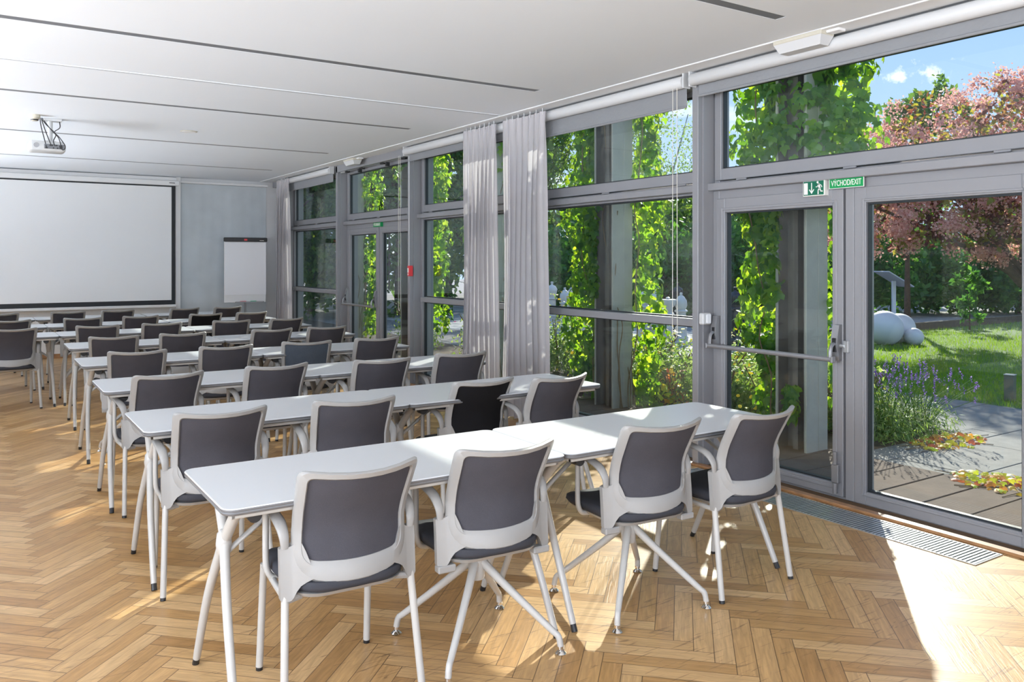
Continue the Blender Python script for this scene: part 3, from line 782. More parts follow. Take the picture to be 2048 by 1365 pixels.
XT = {0: (.668, 2.034), 1: (.668, 2.02), 2: (.672, 2.02), 3: (.70, 2.06), 4: (.745, 2.12), 5: (.79, 2.16), 6: (.775, 2.15), 7: (.735, 2.12)}
for r in range(8):
    places = [(XT[r][0], 'left table of the %s row, with its end by the aisle' if r < 5 else 'middle table of the %s row, between two others'), (XT[r][1], 'table of the %s row that ends beside the window wall')]
    if r >= 5: places.append((XT[r][0]-TW-.004, 'table of the %s row at the left picture edge'))
    for (x, l) in places:
        t = tp if first else dup(tp); first = False
        t.location = (x, YT[r], 0); t.rotation_euler = (0, 0, math.radians(random.uniform(-.15, .15)))
        tag(t, 'white folding ' + (l % ordn[r]), 'table', 'white folding tables in rows')

# ------------------------------------------------------------------ ceiling and wall fittings
def emergency_light(x, y, rz, label):
    t = empty('emergency_light', (x, y, HC), rz); tag(t, label, 'emergency light', 'emergency lights at the ceiling edge')
    obj('housing', MB().box(-.065, .065, -.18, .18, -.03, 0, 0, .004), 'cream_plastic', t)
    mb = MB(); vs = [(-.062, -.177, -.03), (.062, -.177, -.03), (.062, .177, -.03), (-.062, .177, -.03), (-.035, -.15, -.085), (.045, -.15, -.085), (.045, .15, -.085), (-.035, .15, -.085)]
    mb.add(vs, [(0, 1, 5, 4), (1, 2, 6, 5), (2, 3, 7, 6), (3, 0, 4, 7), (4, 5, 6, 7)]); obj('diffuser', mb, 'blind_white', t)
    mb = MB().box(-.02, .05, -.27, -.18, -.022, 0, 0, .004); obj('junction_box', mb, 'white_paint', t)
emergency_light(4.37, 3.31, 0, 'cream emergency light box on the ceiling above the near glass door')
emergency_light(4.42, 10.72, 0, 'small cream emergency light box on the ceiling above the far double door')

# projector on its ceiling bracket
t = empty('projector', (.635, 9.35, 0)); tag(t, 'small white ceiling projector with its rear sockets towards the room', 'projector')
pz = 2.66
mb = MB().slab(rrect(-.16, .16, -.12, .12, .035), [(.02, pz-.055), (.004, pz-.045), (0, pz-.02), (.002, pz+.02), (.018, pz+.045)])
obj('housing', mb, 'blind_white', t)
obj('socket_panel', MB().box(-.03, .145, -.126, -.119, pz-.03, pz+.015, 0, .003), 'slot_grey', t)
for i, (x, z, a, b) in enumerate(((-.01, -.022, .02, .014), (.03, .004, .03, .014), (.05, -.022, .012, .012), (.075, .004, .02, .010), (.085, -.022, .014, .012), (.115, -.012, .025, .03))):
    obj('socket', MB().box(x-a/2, x+a/2, -.131, -.125, pz+z-b/2, pz+z+b/2, 0, .001), 'black_plastic', t)
obj('speaker_grille', MB().lathe([(.024, 0), (.024, .004)], n=18, M=Matrix.Translation((-.095, -.119, pz)) @ Matrix.Rotation(PI/2, 4, 'X')), 'bar_grey', t)
obj('mount', MB().box(-.03, .13, -.05, .05, HC-.025, HC, 0, .004).lathe([(.022, pz+.045), (.022, HC-.02)], (.03, 0, 0), 16).box(-.02, .08, -.035, .035, pz+.045, pz+.06, 0, .003), 'blind_white', t)
for q, pts in enumerate([[(-.06, -.02, HC), (-.05, -.06, 2.84), (-.03, -.10, 2.74), (-.01, -.13, pz-.02)], [(-.05, -.02, HC), (-.02, -.08, 2.82), (.01, -.12, 2.72), (.03, -.13, pz+.004)],
                         [(-.04, -.02, HC), (.03, -.10, 2.82), (.09, -.15, 2.74), (.115, -.13, pz)], [(.11, -.02, HC-.02), (.11, -.06, 2.85), (.06, -.10, 2.80), (.10, -.16, 2.74), (.15, -.15, 2.66), (.13, -.15, 2.62), (.10, -.13, pz)],
                         [(-.05, 0, HC), (.0, -.07, 2.86), (.07, -.10, 2.78), (.05, -.12, 2.71), (.06, -.13, pz+.0)]]):
    obj('cable', MB().tube(bez(pts, 20), .0045, 6), 'black_plastic', t, 60)
t = empty('smoke_detector', (.52, 9.16, HC)); tag(t, 'round cream smoke detector on the ceiling beside the projector', 'smoke detector')
obj('base', MB().lathe([(.048, -.03), (.05, -.008), (.05, 0)], n=24), 'cream_plastic', t)
mb = MB().lathe([(.022, -.062), (.028, -.058), (.034, -.045), (.048, -.03)], n=24); obj('head', mb, 'cream_plastic', t)
obj('sensor_slots', MB().lathe([(.031, -.056), (.0355, -.045)], n=24), 'black_plastic', t)
t = empty('ceiling_speaker', (1.99, 9.42, HC)); tag(t, 'flat round cream disc set in the white ceiling', 'ceiling speaker')
obj('rim', MB().lathe([(.075, -.006), (.085, -.004), (.09, 0)], n=32), 'cream_plastic', t); obj('grille', MB().lathe([(.055, -.009), (.07, -.008), (.074, -.004)], n=32), 'white_paint', t)

# projection screen
SY = YF-.10
t = empty('projection_screen', (1.0, SY, 0)); tag(t, 'large white projection screen with a black border on the back wall', 'projection screen')
x1 = 2.865-1.0; x0 = -2.35-1.0
obj('case', MB().box(x0-.05, x1+.06, -.05, .085, 2.785, 2.865, 0, .008).box(x0-.05, x1+.03, 0.0, .085, 2.87, 2.925, 0, .004), 'white_paint', t)
obj('border', MB().box(x0, x1, 0, .004, .80, 2.79), 'black_border', t)
obj('picture_area', MB().box(x0+.055, x1-.055, -.003, 0, .875, 2.762), 'screen_cloth', t)
obj('bottom_bar', MB().box(x0-.01, x1+.02, -.02, .02, .755, .80, 0, .006), 'white_paint', t)
obj('maker_mark', MB().box(x1-.10, x1-.01, -.0525, -.0495, 2.822, 2.832), 'black_border', t)

# grey blackout blind in the corner beside the screen
t = empty('blackout_blind', (3.70, YF, 0)); tag(t, 'flat grey fabric panel hanging on the back wall beside the screen', 'blind')
mb = MB(); P = []
for i in range(30):
    z = .02+i*(2.84-.02)/29
    P.append([(-.73+j*1.46/60, .03+.0012*math.sin(j*.9+1.3*math.sin(z*2))+.005*math.sin(j*.21+z*1.1), z) for j in range(61)])
mb.grid(P); obj('cloth', mb, 'wall_fabric', t, 60)
obj('head_rail', MB().box(-.735, .75, -.03, .05, 2.845, 2.885, 0, .006), 'white_paint', t)

# flip chart
t = empty('flip_chart', (3.93, 14.25, 0), math.radians(-6)); tag(t, 'white flip chart easel with dark top clamp in the back corner', 'flip chart')
obj('board', MB().box(-.345, .345, -.005, .02, .82, 1.86, 0, .006), 'white_paint', t)
obj('paper_pad', MB().box(-.335, .342, -.022, -.006, .95, 1.845, 0, .001), 'paper_white', t)
cl = obj('clamp', MB().box(-.355, .36, -.045, .015, 1.855, 1.925, 0, .010), 'black_plastic', t)
obj('badge', MB().box(-.025, .025, -.049, -.044, 1.872, 1.905, 0, .001), 'red_plastic', cl)
obj('lettering', MB().box(.23, .30, -.048, -.044, 1.872, 1.880), 'sign_white', cl)
obj('pen_tray', MB().box(-.17, .30, -.07, .0, .818, .828, 0, .002).box(-.17, .30, -.072, -.066, .818, .838), 'bar_grey', t)
obj('pole', MB().tube([(0, .02, .50), (0, .02, 1.2)], .014, 12).tube([(0, .02, .08), (0, .02, .52)], .02, 12), 'bar_grey', t)
for q in range(5):
    a = 2*PI*q/5+.3
    g = obj('foot', MB().tube([(0, .02, .10), (.30*math.cos(a), .02+.30*math.sin(a), .045)], .013, 8), 'bar_grey', t)
for (x, m, l) in ((-.05, 'red_plastic', 'red marker pen on the flip chart tray'), (.12, 'green_ink', 'green marker pen on the flip chart tray')):
    a = -6*PI/180; wx = 3.93+x*math.cos(a)+.052*math.sin(a)*0; wy = 14.25+x*math.sin(a)-.045
    tag(obj('marker_pen', MB().tube([(wx-.05, wy, .838), (wx+.05, wy-.01, .838)], .0085, 10), m), l, 'marker', 'markers on the flip chart tray')

# wall socket
t = empty('wall_socket', (1.30, YF-.002, .24)); tag(t, 'white wall socket low on the back wall under the tables', 'socket')
obj('plate', MB().box(-.04, .04, -.012, 0, -.04, .04, 0, .004), 'white_paint', t); obj('insert', MB().lathe([(.022, 0), (.022, .004)], n=16, M=Matrix.Translation((0, -.012, 0)) @ Matrix.Rotation(PI/2, 4, 'X')), 'cream_plastic', t)

# light switch on the post
t = empty('light_switch', (4.575, 4.333, 1.098)); tag(t, 'square white surface switch on the post left of the door', 'switch')
obj('box', MB().box(-.045, .045, -.028, .018, -.043, .043, 0, .008), 'blind_white', t)
obj('rocker', MB().box(-.012, .036, -.034, -.027, -.034, .034, 0, .005), 'paper_white', t)

# red fire call point and its conduit
t = empty('fire_call_point', (4.53, 9.17, 1.405)); tag(t, 'red fire alarm call point on the far window post', 'fire call point')
obj('box', MB().box(-.028, .03, -.035, .012, -.065, .065, 0, .005), 'red_plastic', t)
obj('press_plate', MB().box(-.032, -.026, -.026, .0, -.02, .035, 0, .001), 'sign_white', t)
obj('press_plate', MB().box(-.032, -.026, -.020, -.006, -.052, -.03, 0, .001), 'sign_white', t)
obj('conduit', MB().tube([(.0, .015, .065), (.0, .015, 1.45)], .006, 8), 'blind_white', t)

# opener rod on the far clerestory
t = empty('window_opener', (4.60, 10.42, 2.845)); tag(t, 'black and silver opener rod along the top of the far transom window', 'window opener')
obj('rod', MB().tube([(0, -1.0, 0), (0, .95, 0)], .011, 8), 'bar_grey', t)
for y in (-.95, -.30, .40, .95): obj('clamp', MB().box(-.02, .03, y-.05, y+.05, -.025, .025, 0, .006), 'black_plastic', t)
for y in (-.42, .50): obj('arm', MB().box(-.012, .04, y-.02, y+.02, -.06, -.01, 0, .004), 'black_plastic', t)
obj('end_unit', MB().box(-.03, .03, .97, 1.12, -.025, .03, 0, .004), 'grille_metal', t)

# roller blinds over the glazing
def roller_blind(y0, y1, drop, label, chain=None, wavy=True):
    t = empty('roller_blind', (4.475, (y0+y1)/2, 0)); h = (y1-y0)/2; tag(t, label, 'roller blind', 'roller blinds above the windows')
    n = 36; Z = 2.872
    mb = MB().lathe([(.044, -h), (.046, -h+.004), (.046, h-.004), (.044, h)], n=24, M=Matrix.Translation((0, 0, Z)) @ Matrix.Rotation(-PI/2, 4, 'X'))
    obj('tube', mb, 'blind_white', t, 50)
    P = []; k = int((y1-y0)/.035)
    for i in range(9):
        f = i/8; P.append([(.045+.004*math.sin(j*.7+f*2)*f, -h+.02+j*(2*h-.04)/k, Z-.03-f*(drop)+.0025*math.sin(j*.5)*f) for j in range(k+1)])
    mb = MB().grid(P); obj('fabric', mb, 'blind_fabric', t, 60)
    obj('hem_bar', MB().box(.036, .052, -h+.02, h-.02, Z-.03-drop-.006, Z-.03-drop+.012, 0, .004), 'blind_fabric', t)
    for s in (-1, 1): obj('bracket', MB().box(-.03, .05, s*(h+.008)-.006, s*(h+.008)+.006, Z-.05, HC, 0, .004), 'blind_white', t)
    if chain:
        ys, zb = chain; yy = ys-(y0+y1)/2
        p = [(-.03, yy-.022, Z-.04), (-.03, yy-.024, 1.6), (-.03, yy-.026, zb+.10)]+[(-.03, yy-.026*math.cos(a), zb+.07-.06*math.sin(a)) for a in [PI*i/10 for i in range(0, 11)]]+[(-.03, yy+.026, zb+.10), (-.03, yy+.024, 1.6), (-.03, yy+.022, Z-.04)]
        obj('bead_chain', MB().tube(p, .0026, 6), 'bead_chain', t, 60)
roller_blind(PY[2]+.05, PY[3]-.035, .090, 'roller blind above the near glass door, just lowered')
roller_blind(PY[3]+.045, PY[4]-.03, .150, 'roller blind above the window with the chess pieces behind it', chain=(PY[3]+.115, .93))
roller_blind(PY[4]+.04, PY[5]-.04, .085, 'roller blind above the far window left of the long curtains', chain=(PY[5]-.02+.09, .90))
roller_blind(PY[6]+.06, PY[7]-.10, .13, 'farthest roller blind, above the window by the corner curtain')
roller_blind(PY[1]+.05, PY[2]-.05, .10, 'roller blind over the window nearest the camera side')

# curtains
def curtain(y0, y1, x, folds, label, seed, ztop=2.90, grp=None, xspread=.045, belly=0.0):
    rnd = random.Random(seed); t = empty('curtain', (x, (y0+y1)/2, 0)); tag(t, label, 'curtain', grp)
    h = (y1-y0)/2; n = folds*14; P = []
    ph = [rnd.uniform(-.5, .5) for _ in range(folds+2)]; am = [rnd.uniform(.55, 1.15) for _ in range(folds+2)]
    zs = [ztop-.0, ztop-.03, ztop-.06, ztop-.075, ztop-.09, ztop-.12, ztop-.2, ztop-.4, ztop-.8, 1.7, 1.2, .7, .3, .02]
    for z in zs:
        q = min(1, max(0, (ztop-.075-z)/.5)); row = []
        for i in range(n+1):
            u = i/n; k = u*folds; ki = int(k)
            a = am[min(ki, folds)]*(1-(k-ki))+am[min(ki+1, folds+1)]*(k-ki); p = ph[min(ki, folds)]*(1-(k-ki))+ph[min(ki+1, folds+1)]*(k-ki)
            amp = (.014+.004*math.sin(k*9)) if z > ztop-.08 else .014+(xspread-.014)*q
            yy = -h+2*h*u; sp = 1-.05*math.sin(PI*min(1, (ztop-z)/2.9))*(1-belly)
            xx = amp*a*math.sin(2*PI*k+p*1.2*(1+.06*math.sin(z*1.3)))
            yy += .35*amp*math.cos(4*PI*k+p)
            row.append((xx+.012*math.sin(z*2+u*5), yy*sp+belly*.05*math.sin(z*2.2), z))
        P.append(row)
    obj('cloth', MB().grid(P), 'curtain_fabric', t, 75)
    mb = MB()
    for i in range(folds):
        yy = -h+2*h*(i+.5)/folds; mb.tube([(.0, yy, ztop-.03), (.0, yy, ztop+.03)], .004, 6)
    obj('hooks', mb, 'blind_white', t)
    return t
curtain(6.93, 7.57, 4.38, 7, 'left one of the two long grey curtains gathered between the windows', 3, grp='long grey curtains', xspread=.05)
curtain(6.09, 6.79, 4.38, 7, 'right one of the two long grey curtains gathered between the windows', 5, grp='long grey curtains', xspread=.05)
curtain(13.45, 14.05, 4.42, 7, 'grey curtain hanging in the far corner beside the flip chart', 9, grp='long grey curtains', xspread=.06)

# exit signs
def text_mesh(body, size, depth=.001, bold=.012, sx=1.0):
    cu = bpy.data.curves.new('lettering', 'FONT'); cu.body = body; cu.size = size; cu.extrude = depth; cu.offset = bold*size; cu.align_x = 'CENTER'; cu.align_y = 'CENTER'
    o = bpy.data.objects.new('tmp', cu); COL.objects.link(o)
    dg = bpy.context.evaluated_depsgraph_get(); me = bpy.data.meshes.new_from_object(o.evaluated_get(dg))
    bpy.data.objects.remove(o); return me
def wall_text(parent, body, size, loc, mat, bold=.02, fit=None):
    me = text_mesh(body, size, bold=bold)
    if fit:
        xs = [v.co.x for v in me.vertices]; k = fit/(max(xs)-min(xs)); me.transform(Matrix.Diagonal((k, 1, 1, 1)))
    # text plane x->-Y world (read from inside the room), y->Z
    me.transform(Matrix(((0, 0, -1, 0), (-1, 0, 0, 0), (0, 1, 0, 0), (0, 0, 0, 1))))
    me.materials.clear(); me.materials.append(MAT[mat])
    o = bpy.data.objects.new('lettering', me); COL.objects.link(o); o.parent = parent; o.location = loc; return o
SX = XG-.048
t = empty('exit_sign', (SX-.004, 3.195, 2.030)); tag(t, 'green exit sign with white lettering above the near glass door', 'exit sign', None)
obj('plate', MB().box(0, .003, -.125, .125, -.036, .036), 'sign_white', t); obj('green_field', MB().box(-.0015, 0, -.120, .120, -.0325, .0325), 'sign_green', t)
obj('backing', MB().box(.003, .034, -.11, .11, -.03, .022), 'frame_grey', t)
wall_text(t, 'VÝCHOD/EXIT', .052, (-.0025, 0, -.004), 'sign_white', .004, fit=.215)
t = empty('escape_pictogram_sign', (SX-.018, 3.425, 2.008)); tag(t, 'green sign with arrow and running figure beside the exit lettering', 'exit sign', None)
obj('frame', MB().box(-.002, .048, -.083, .083, -.052, .052, 0, .002).box(-.004, .005, -.083, .083, .052, .066, 0, .002), 'sign_white', t)
obj('green_field', MB().box(-.0035, -.0015, -.077, .077, -.046, .046), 'sign_dark_green', t)
mb = MB(); q = -.0045
def flat(pts, mb=mb):      # pts in sign plane (right, up) -> local (-y, z)
    k = len(pts); mb.add([(q, -a, b) for a, b in pts]+[(q+.0015, -a, b) for a, b in pts], [tuple(range(k)), tuple(range(2*k-1, k-1, -1))]+[(i, (i+1) % k, (i+1) % k+k, i+k) for i in range(k)])
flat([(-.073, -.040), (-.044, -.040), (-.044, .036), (-.073, .036)])
flat([(-.017, -.022), (-.011, -.022), (-.011, .036), (-.017, .036)])
flat([(-.014, -.038), (.006, -.010), (.001, -.006), (-.011, -.022), (-.017, -.022), (-.029, -.006), (-.034, -.010)])
def stroke(pts, w):
    for a, b in zip(pts, pts[1:]):
        d = Vector((b[0]-a[0], b[1]-a[1])); d.normalize(); nn = Vector((-d.y, d.x))*w
        flat([(a[0]+nn.x-d.x*w*.5, a[1]+nn.y-d.y*w*.5), (a[0]-nn.x-d.x*w*.5, a[1]-nn.y-d.y*w*.5), (b[0]-nn.x+d.x*w*.5, b[1]-nn.y+d.y*w*.5), (b[0]+nn.x+d.x*w*.5, b[1]+nn.y+d.y*w*.5)])
flat([(.032+.0075*math.cos(a), .036+.0075*math.sin(a)) for a in [2*PI*i/12 for i in range(12)]])
stroke([(.040, .024), (.048, -.004)], .007)
stroke([(.040, .024), (.030, .008), (.020, .006)], .003); stroke([(.043, .024), (.060, .014), (.064, .004)], .003)
stroke([(.044, -.004), (.036, -.018), (.036, -.040)], .0042); stroke([(.049, -.004), (.056, -.022), (.068, -.024)], .0042)
obj('pictogram', mb, 'sign_white', t, smooth=0)
t = empty('exit_sign', (XG-.048, 10.42, 2.030)); tag(t, 'small green exit sign above the far double glass door', 'exit sign', None)
obj('plate', MB().box(-.001, .034, -.125, .125, -.034, .03), 'sign_green', t); wall_text(t, 'VÝCHOD/EXIT', .052, (-.002, 0, -.004), 'sign_white', .004, fit=.215)

# floor convector grille along the glazing
t = empty('floor_grille', (4.345, 3.30, 0)); tag(t, 'metal floor grille with narrow cross slats along the glass wall', 'floor grille')
y0, y1, xa, xb = 2.17-3.30, 4.30-3.30, -.132, .125
obj('channel', MB().box(xa, xb, y0, y1, .0005, .0015), 'grille_dark', t)
mb = MB(); ring(mb, xa-.006, xb+.006, y0-.006, y1+.006, .0005, .004, .005, ch=0)
mb = MB().box(xa-.006, xa, y0-.006, y1+.006, .0005, .005).box(xb, xb+.006, y0-.006, y1+.006, .0005, .005).box(xa, xb, y0-.006, y0, .0005, .005).box(xa, xb, y1, y1+.006, .0005, .005)
obj('frame', mb, 'grille_metal', t)
mb = MB(); n = int((y1-y0)/.0225)
for i in range(n): mb.box(xa, xb, y0+(i+.25)*.0225, y0+(i+.25)*.0225+.011, .001, .005)
obj('slats', mb, 'grille_metal', t, 0)

# ================================================================== outdoors
GZ = -0.04
def foliage_mat(name, cols, trans_cols=None, trans=0.5, rough=0.5):
    m, N, L = new_mat(name)
    o = N.new('ShaderNodeOutputMaterial'); p = N.new('ShaderNodeBsdfPrincipled'); p.inputs['Roughness'].default_value = rough; p.inputs['Specular IOR Level'].default_value = 0.4
    at = N.new('ShaderNodeAttribute'); at.attribute_name = 'rnd'
    def rp(cs):
        r = N.new('ShaderNodeValToRGB'); e = r.color_ramp.elements
        e[0].position = 0; e[0].color = (*cs[0], 1); e[1].position = 1; e[1].color = (*cs[-1], 1)
        for i, c in enumerate(cs[1:-1]): q = e.new((i+1)/(len(cs)-1)); q.color = (*c, 1)
        L.new(at.outputs['Fac'], r.inputs[0]); return r
    a = rp(cols); b = rp(trans_cols or cols)
    L.new(a.outputs[0], p.inputs['Base Color'])
    t = N.new('ShaderNodeBsdfTranslucent'); L.new(b.outputs[0], t.inputs['Color'])
    ms = N.new('ShaderNodeMixShader'); ms.inputs[0].default_value = trans
    L.new(p.outputs[0], ms.inputs[1]); L.new(t.outputs[0], ms.inputs[2]); L.new(ms.outputs[0], o.inputs[0])
foliage_mat('ivy_leaf', [(.02, .09, .015), (.04, .15, .02), (.07, .20, .03)], [(.18, .42, .012), (.42, .70, .02), (.76, .92, .04)], .52, .3)
foliage_mat('tree_leaf', [(.02, .07, .02), (.04, .12, .03), (.08, .18, .04)], [(.10, .25, .02), (.25, .45, .04), (.45, .60, .06)], .45)
foliage_mat('birch_leaf', [(.05, .12, .05), (.08, .18, .06), (.14, .24, .08)], [(.20, .38, .06), (.35, .52, .10), (.55, .66, .16)], .5)
foliage_mat('hedge_leaf', [(.02, .09, .02), (.04, .15, .03), (.07, .22, .04)], [(.08, .26, .03), (.16, .42, .04), (.28, .55, .06)], .45)
foliage_mat('smoke_leaf', [(.05, .015, .025), (.10, .03, .03), (.10, .10, .02), (.14, .18, .03)], [(.25, .05, .04), (.40, .10, .05), (.55, .45, .03), (.60, .62, .05)], .5)
foliage_mat('smoke_plume', [(.62, .26, .26), (.76, .38, .34), (.80, .48, .42)], [(.85, .40, .34), (.92, .52, .42), (.95, .62, .50)], .5, .9)
foliage_mat('shrub_leaf', [(.05, .14, .03), (.12, .24, .05), (.24, .34, .12)], [(.25, .45, .05), (.45, .60, .10), (.60, .70, .20)], .5)
foliage_mat('yellow_petal', [(.85, .55, .02), (.90, .65, .03), (.92, .75, .10)], None, .3)
foliage_mat('purple_petal', [(.16, .08, .32), (.24, .14, .45), (.34, .22, .55)], None, .35)
foliage_mat('pink_petal', [(.65, .10, .35), (.80, .25, .5)], None, .3)
foliage_mat('autumn_leaf', [(.60, .75, .05), (.80, .78, .06), (.85, .45, .05), (.75, .18, .08)], None, .45)
foliage_mat('grass_blade', [(.07, .18, .01), (.12, .26, .012), (.20, .32, .02)], [(.28, .50, .012), (.36, .58, .015), (.50, .68, .02)], .45)
pbr('lawn_soil', (.08, .16, .015), .9, noise=1, nscale=6, dark=.65, bump=.5, bscale=50)
pbr('garden_soil', (.10, .065, .04), .95, noise=1, nscale=12, dark=.5, bump=.6, bscale=30)
pbr('gravel', (.36, .32, .31), .9, noise=1, nscale=60, dark=.7, bump=.8, bscale=90)
pbr('patio_stone', (.42, .40, .385), .85, noise=.8, nscale=9, dark=.8, bump=.2, bscale=80)
pbr('paver_grey', (.21, .195, .18), .85, noise=1, nscale=8, dark=.75, bump=.3, bscale=120)
pbr('joint_dark', (.05, .045, .04), .95)
pbr('deck_board', (.15, .10, .075), .95, noise=1, nscale=5, dark=.72, bump=.3, bscale=60)
pbr('old_timber', (.16, .11, .07), .85, noise=1, nscale=10, dark=.6)
pbr('column_paint', (.42, .41, .375), .7, noise=1, nscale=4, dark=.8, bump=.1, bscale=40)
pbr('column_web', (.16, .14, .13), .8, noise=1, nscale=5, dark=.7)
pbr('bark', (.14, .085, .055), .9, noise=1, nscale=14, dark=.55, bump=.6, bscale=25)
pbr('birch_bark', (.55, .53, .50), .8, noise=1, nscale=8, dark=.4)
pbr('vine_stem', (.20, .13, .07), .8)
pbr('chess_white', (.62, .61, .59), .35, noise=.6, nscale=5, dark=.88)
pbr('chess_black', (.012, .013, .018), .22)
pbr('sphere_white', (.62, .62, .65), .5)
pbr('bollard_steel', (.18, .18, .17), .4, metal=.5)

def leaf_cloud(name, mat, pos, size, template, faces, parent, tilt=None, yaw=None, smooth=False, jitter=1.0):
    """one mesh of many leaves: pos (n,3), size (n,), tilt = mean outward direction (n,3) or None"""
    n = len(pos); k = len(template); T = np.array(template, dtype=float)
    if tilt is None:
        a = rng.normal(size=(n, 3)); a /= np.linalg.norm(a, axis=1)[:, None]
        up = rng.normal(size=(n, 3))
    else:
        a = np.array(tilt)+rng.normal(size=(n, 3))*.35*jitter; a /= np.linalg.norm(a, axis=1)[:, None]
        up = np.array([0, 0, 1.0])+rng.normal(size=(n, 3))*.25*jitter
    xx = np.cross(up, a); xx /= np.linalg.norm(xx, axis=1)[:, None]+1e-9
    yy = np.cross(a, xx)
    V = (T[None, :, 0, None]*xx[:, None, :] + T[None, :, 1, None]*yy[:, None, :] + T[None, :, 2, None]*a[:, None, :])*size[:, None, None]+np.array(pos)[:, None, :]
    V = V.reshape(-1, 3)
    m = len(faces); fl = [len(f) for f in faces]
    idx = np.concatenate([np.array(f) for f in faces]); loops = (idx[None, :]+np.arange(n)[:, None]*k).ravel()
    starts1 = np.concatenate([[0], np.cumsum(fl)[:-1]]); starts = (starts1[None, :]+np.arange(n)[:, None]*len(idx)).ravel()
    me = bpy.data.meshes.new(name); me.vertices.add(n*k); me.vertices.foreach_set('co', V.ravel())
    me.loops.add(len(loops)); me.loops.foreach_set('vertex_index', loops.astype(np.int32))
    me.polygons.add(n*m); me.polygons.foreach_set('loop_start', starts.astype(np.int32))
    me.update(calc_edges=True); me.validate()
    at = me.attributes.new('rnd', 'FLOAT', 'FACE'); at.data.foreach_set('value', np.repeat(rng.random(n), m).astype(np.float32))
    me.materials.append(MAT[mat])
    o = bpy.data.objects.new(name, me); COL.objects.link(o)
    if parent: o.parent = parent
    return o
IVY = [(0, -.38, .06), (0, .04, 0), (-.20, .14, -.03), (-.50, .02, -.10), (-.60, -.38, -.16), (-.34, -.40, -.05), (-.24, -.66, -.08), (0, -1.05, -.20),
       (.24, -.66, -.08), (.34, -.40, -.05), (.60, -.38, -.16), (.50, .02, -.10), (.20, .14, -.03)]
IVYF = [(0, i, i+1) for i in range(1, 12)]+[(0, 12, 1)]
OVAL = [(0, 0, 0), (-.28, .45, -.06), (0, 1.0, -.04), (.28, .45, -.06)]
OVALF = [(0, 3, 2), (0, 2, 1)]
DISC = [(0, .5, 0), (-.43, -.25, 0), (.43, -.25, 0), (-.45, .25, .05), (.45, .25, .05), (0, -.5, .05)]
DISCF = [(0, 3, 1, 5, 2, 4)]
BLADE = [(-.06, 0, 0), (.06, 0, 0), (.0, 1, .12)]
BLADEF = [(0, 1, 2)]

# ------------------------------------------------------------------ ground surfaces
def planks(name, x0, x1, y0, y1, pitch, gap, z, mat, jm, along='x', cross=None):
    mb = MB().box(x0, x1, y0, y1, z-.10, z-.02, 1)
    v = y0 if along == 'x' else x0; end = y1 if along == 'x' else x1
    while v < end-.02:
        e = min(v+pitch-gap, end)
        if along == 'x':
            if cross:
                u = x0+random.uniform(0, cross)*-1
                while u < x1:
                    a, b = max(u, x0), min(u+cross-gap, x1)
                    if b-a > .03: mb.box(a, b, v, e, z-.03, z+random.uniform(-.002, .002), 0, .003)
                    u += cross
            else: mb.box(x0, x1, v, e, z-.03, z+random.uniform(-.002, .002), 0, .004)
        else: mb.box(v, e, y0, y1, z-.03, z, 0, .004)
        v += pitch
    struct(name, mb, [mat, jm])
planks('deck_path', 4.87, 5.98, -6, 20, .31, .012, GZ+.005, 'deck_board', 'joint_dark')
planks('paving_path', 5.98, 9.3, -8, 4.05, .62, .008, GZ, 'paver_grey', 'joint_dark', cross=1.1)
planks('paving_path', 7.55, 9.3, 4.05, 30, .62, .008, GZ, 'paver_grey', 'joint_dark', cross=.62)
planks('patio', 9.3, 13.4, 9.6, 24, .5, .006, GZ, 'patio_stone', 'joint_dark', cross=.5)
struct('planting_bed', MB().box(5.98, 7.55, 4.05, 30, GZ-.1, GZ-.005), 'garden_soil')
struct('lawn', MB().box(9.3, 60, -12, 10.5, GZ-.1, GZ-.003).box(13.4, 60, 10.5, 10.6, GZ-.1, GZ-.003).box(9.3, 13.4, 8.9, 9.6, GZ-.1, GZ-.003), 'lawn_soil')
struct('gravel_ground', MB().box(13.4, 60, 10.6, 60, GZ-.1, GZ-.002).box(-20, 13.4, 24, 60, GZ-.1, GZ-.004).box(-20, 4.87, YF+.3, 24, GZ-.1, GZ-.002), 'gravel')
tag(obj('timber_edging', MB().box(13.4, 34, 10.50, 10.62, GZ-.02, GZ+.16, 0, .01), 'old_timber'), 'dark timber edging board between the lawn and the gravel', 'edging')

# lawn grass blades
def blades(n, x0, x1, y0, y1, h):
    p = np.stack([rng.uniform(x0, x1, n), rng.uniform(y0, y1, n), np.full(n, GZ-.003)], 1)
    return p, rng.uniform(.6, 1.2, n)*h
pa = [blades(42000, 9.32, 12.5, 1.0, 8.8, .055), blades(30000, 12.5, 18, 2.0, 10.4, .065), blades(6000, 9.32, 13.4, 8.9, 9.58, .06), blades(9000, 18, 30, 4, 10.4, .08)]
P = np.concatenate([a[0] for a in pa]); S = np.concatenate([a[1] for a in pa])
tl = rng.normal(size=(len(P), 3)); tl[:, 2] *= .25
g = leaf_cloud('lawn_grass', 'grass_blade', P, S, BLADE, BLADEF, None, tilt=tl, jitter=.6)
tag(g, 'short bright green grass of the lawn outside the glass door', 'grass', kind='stuff')

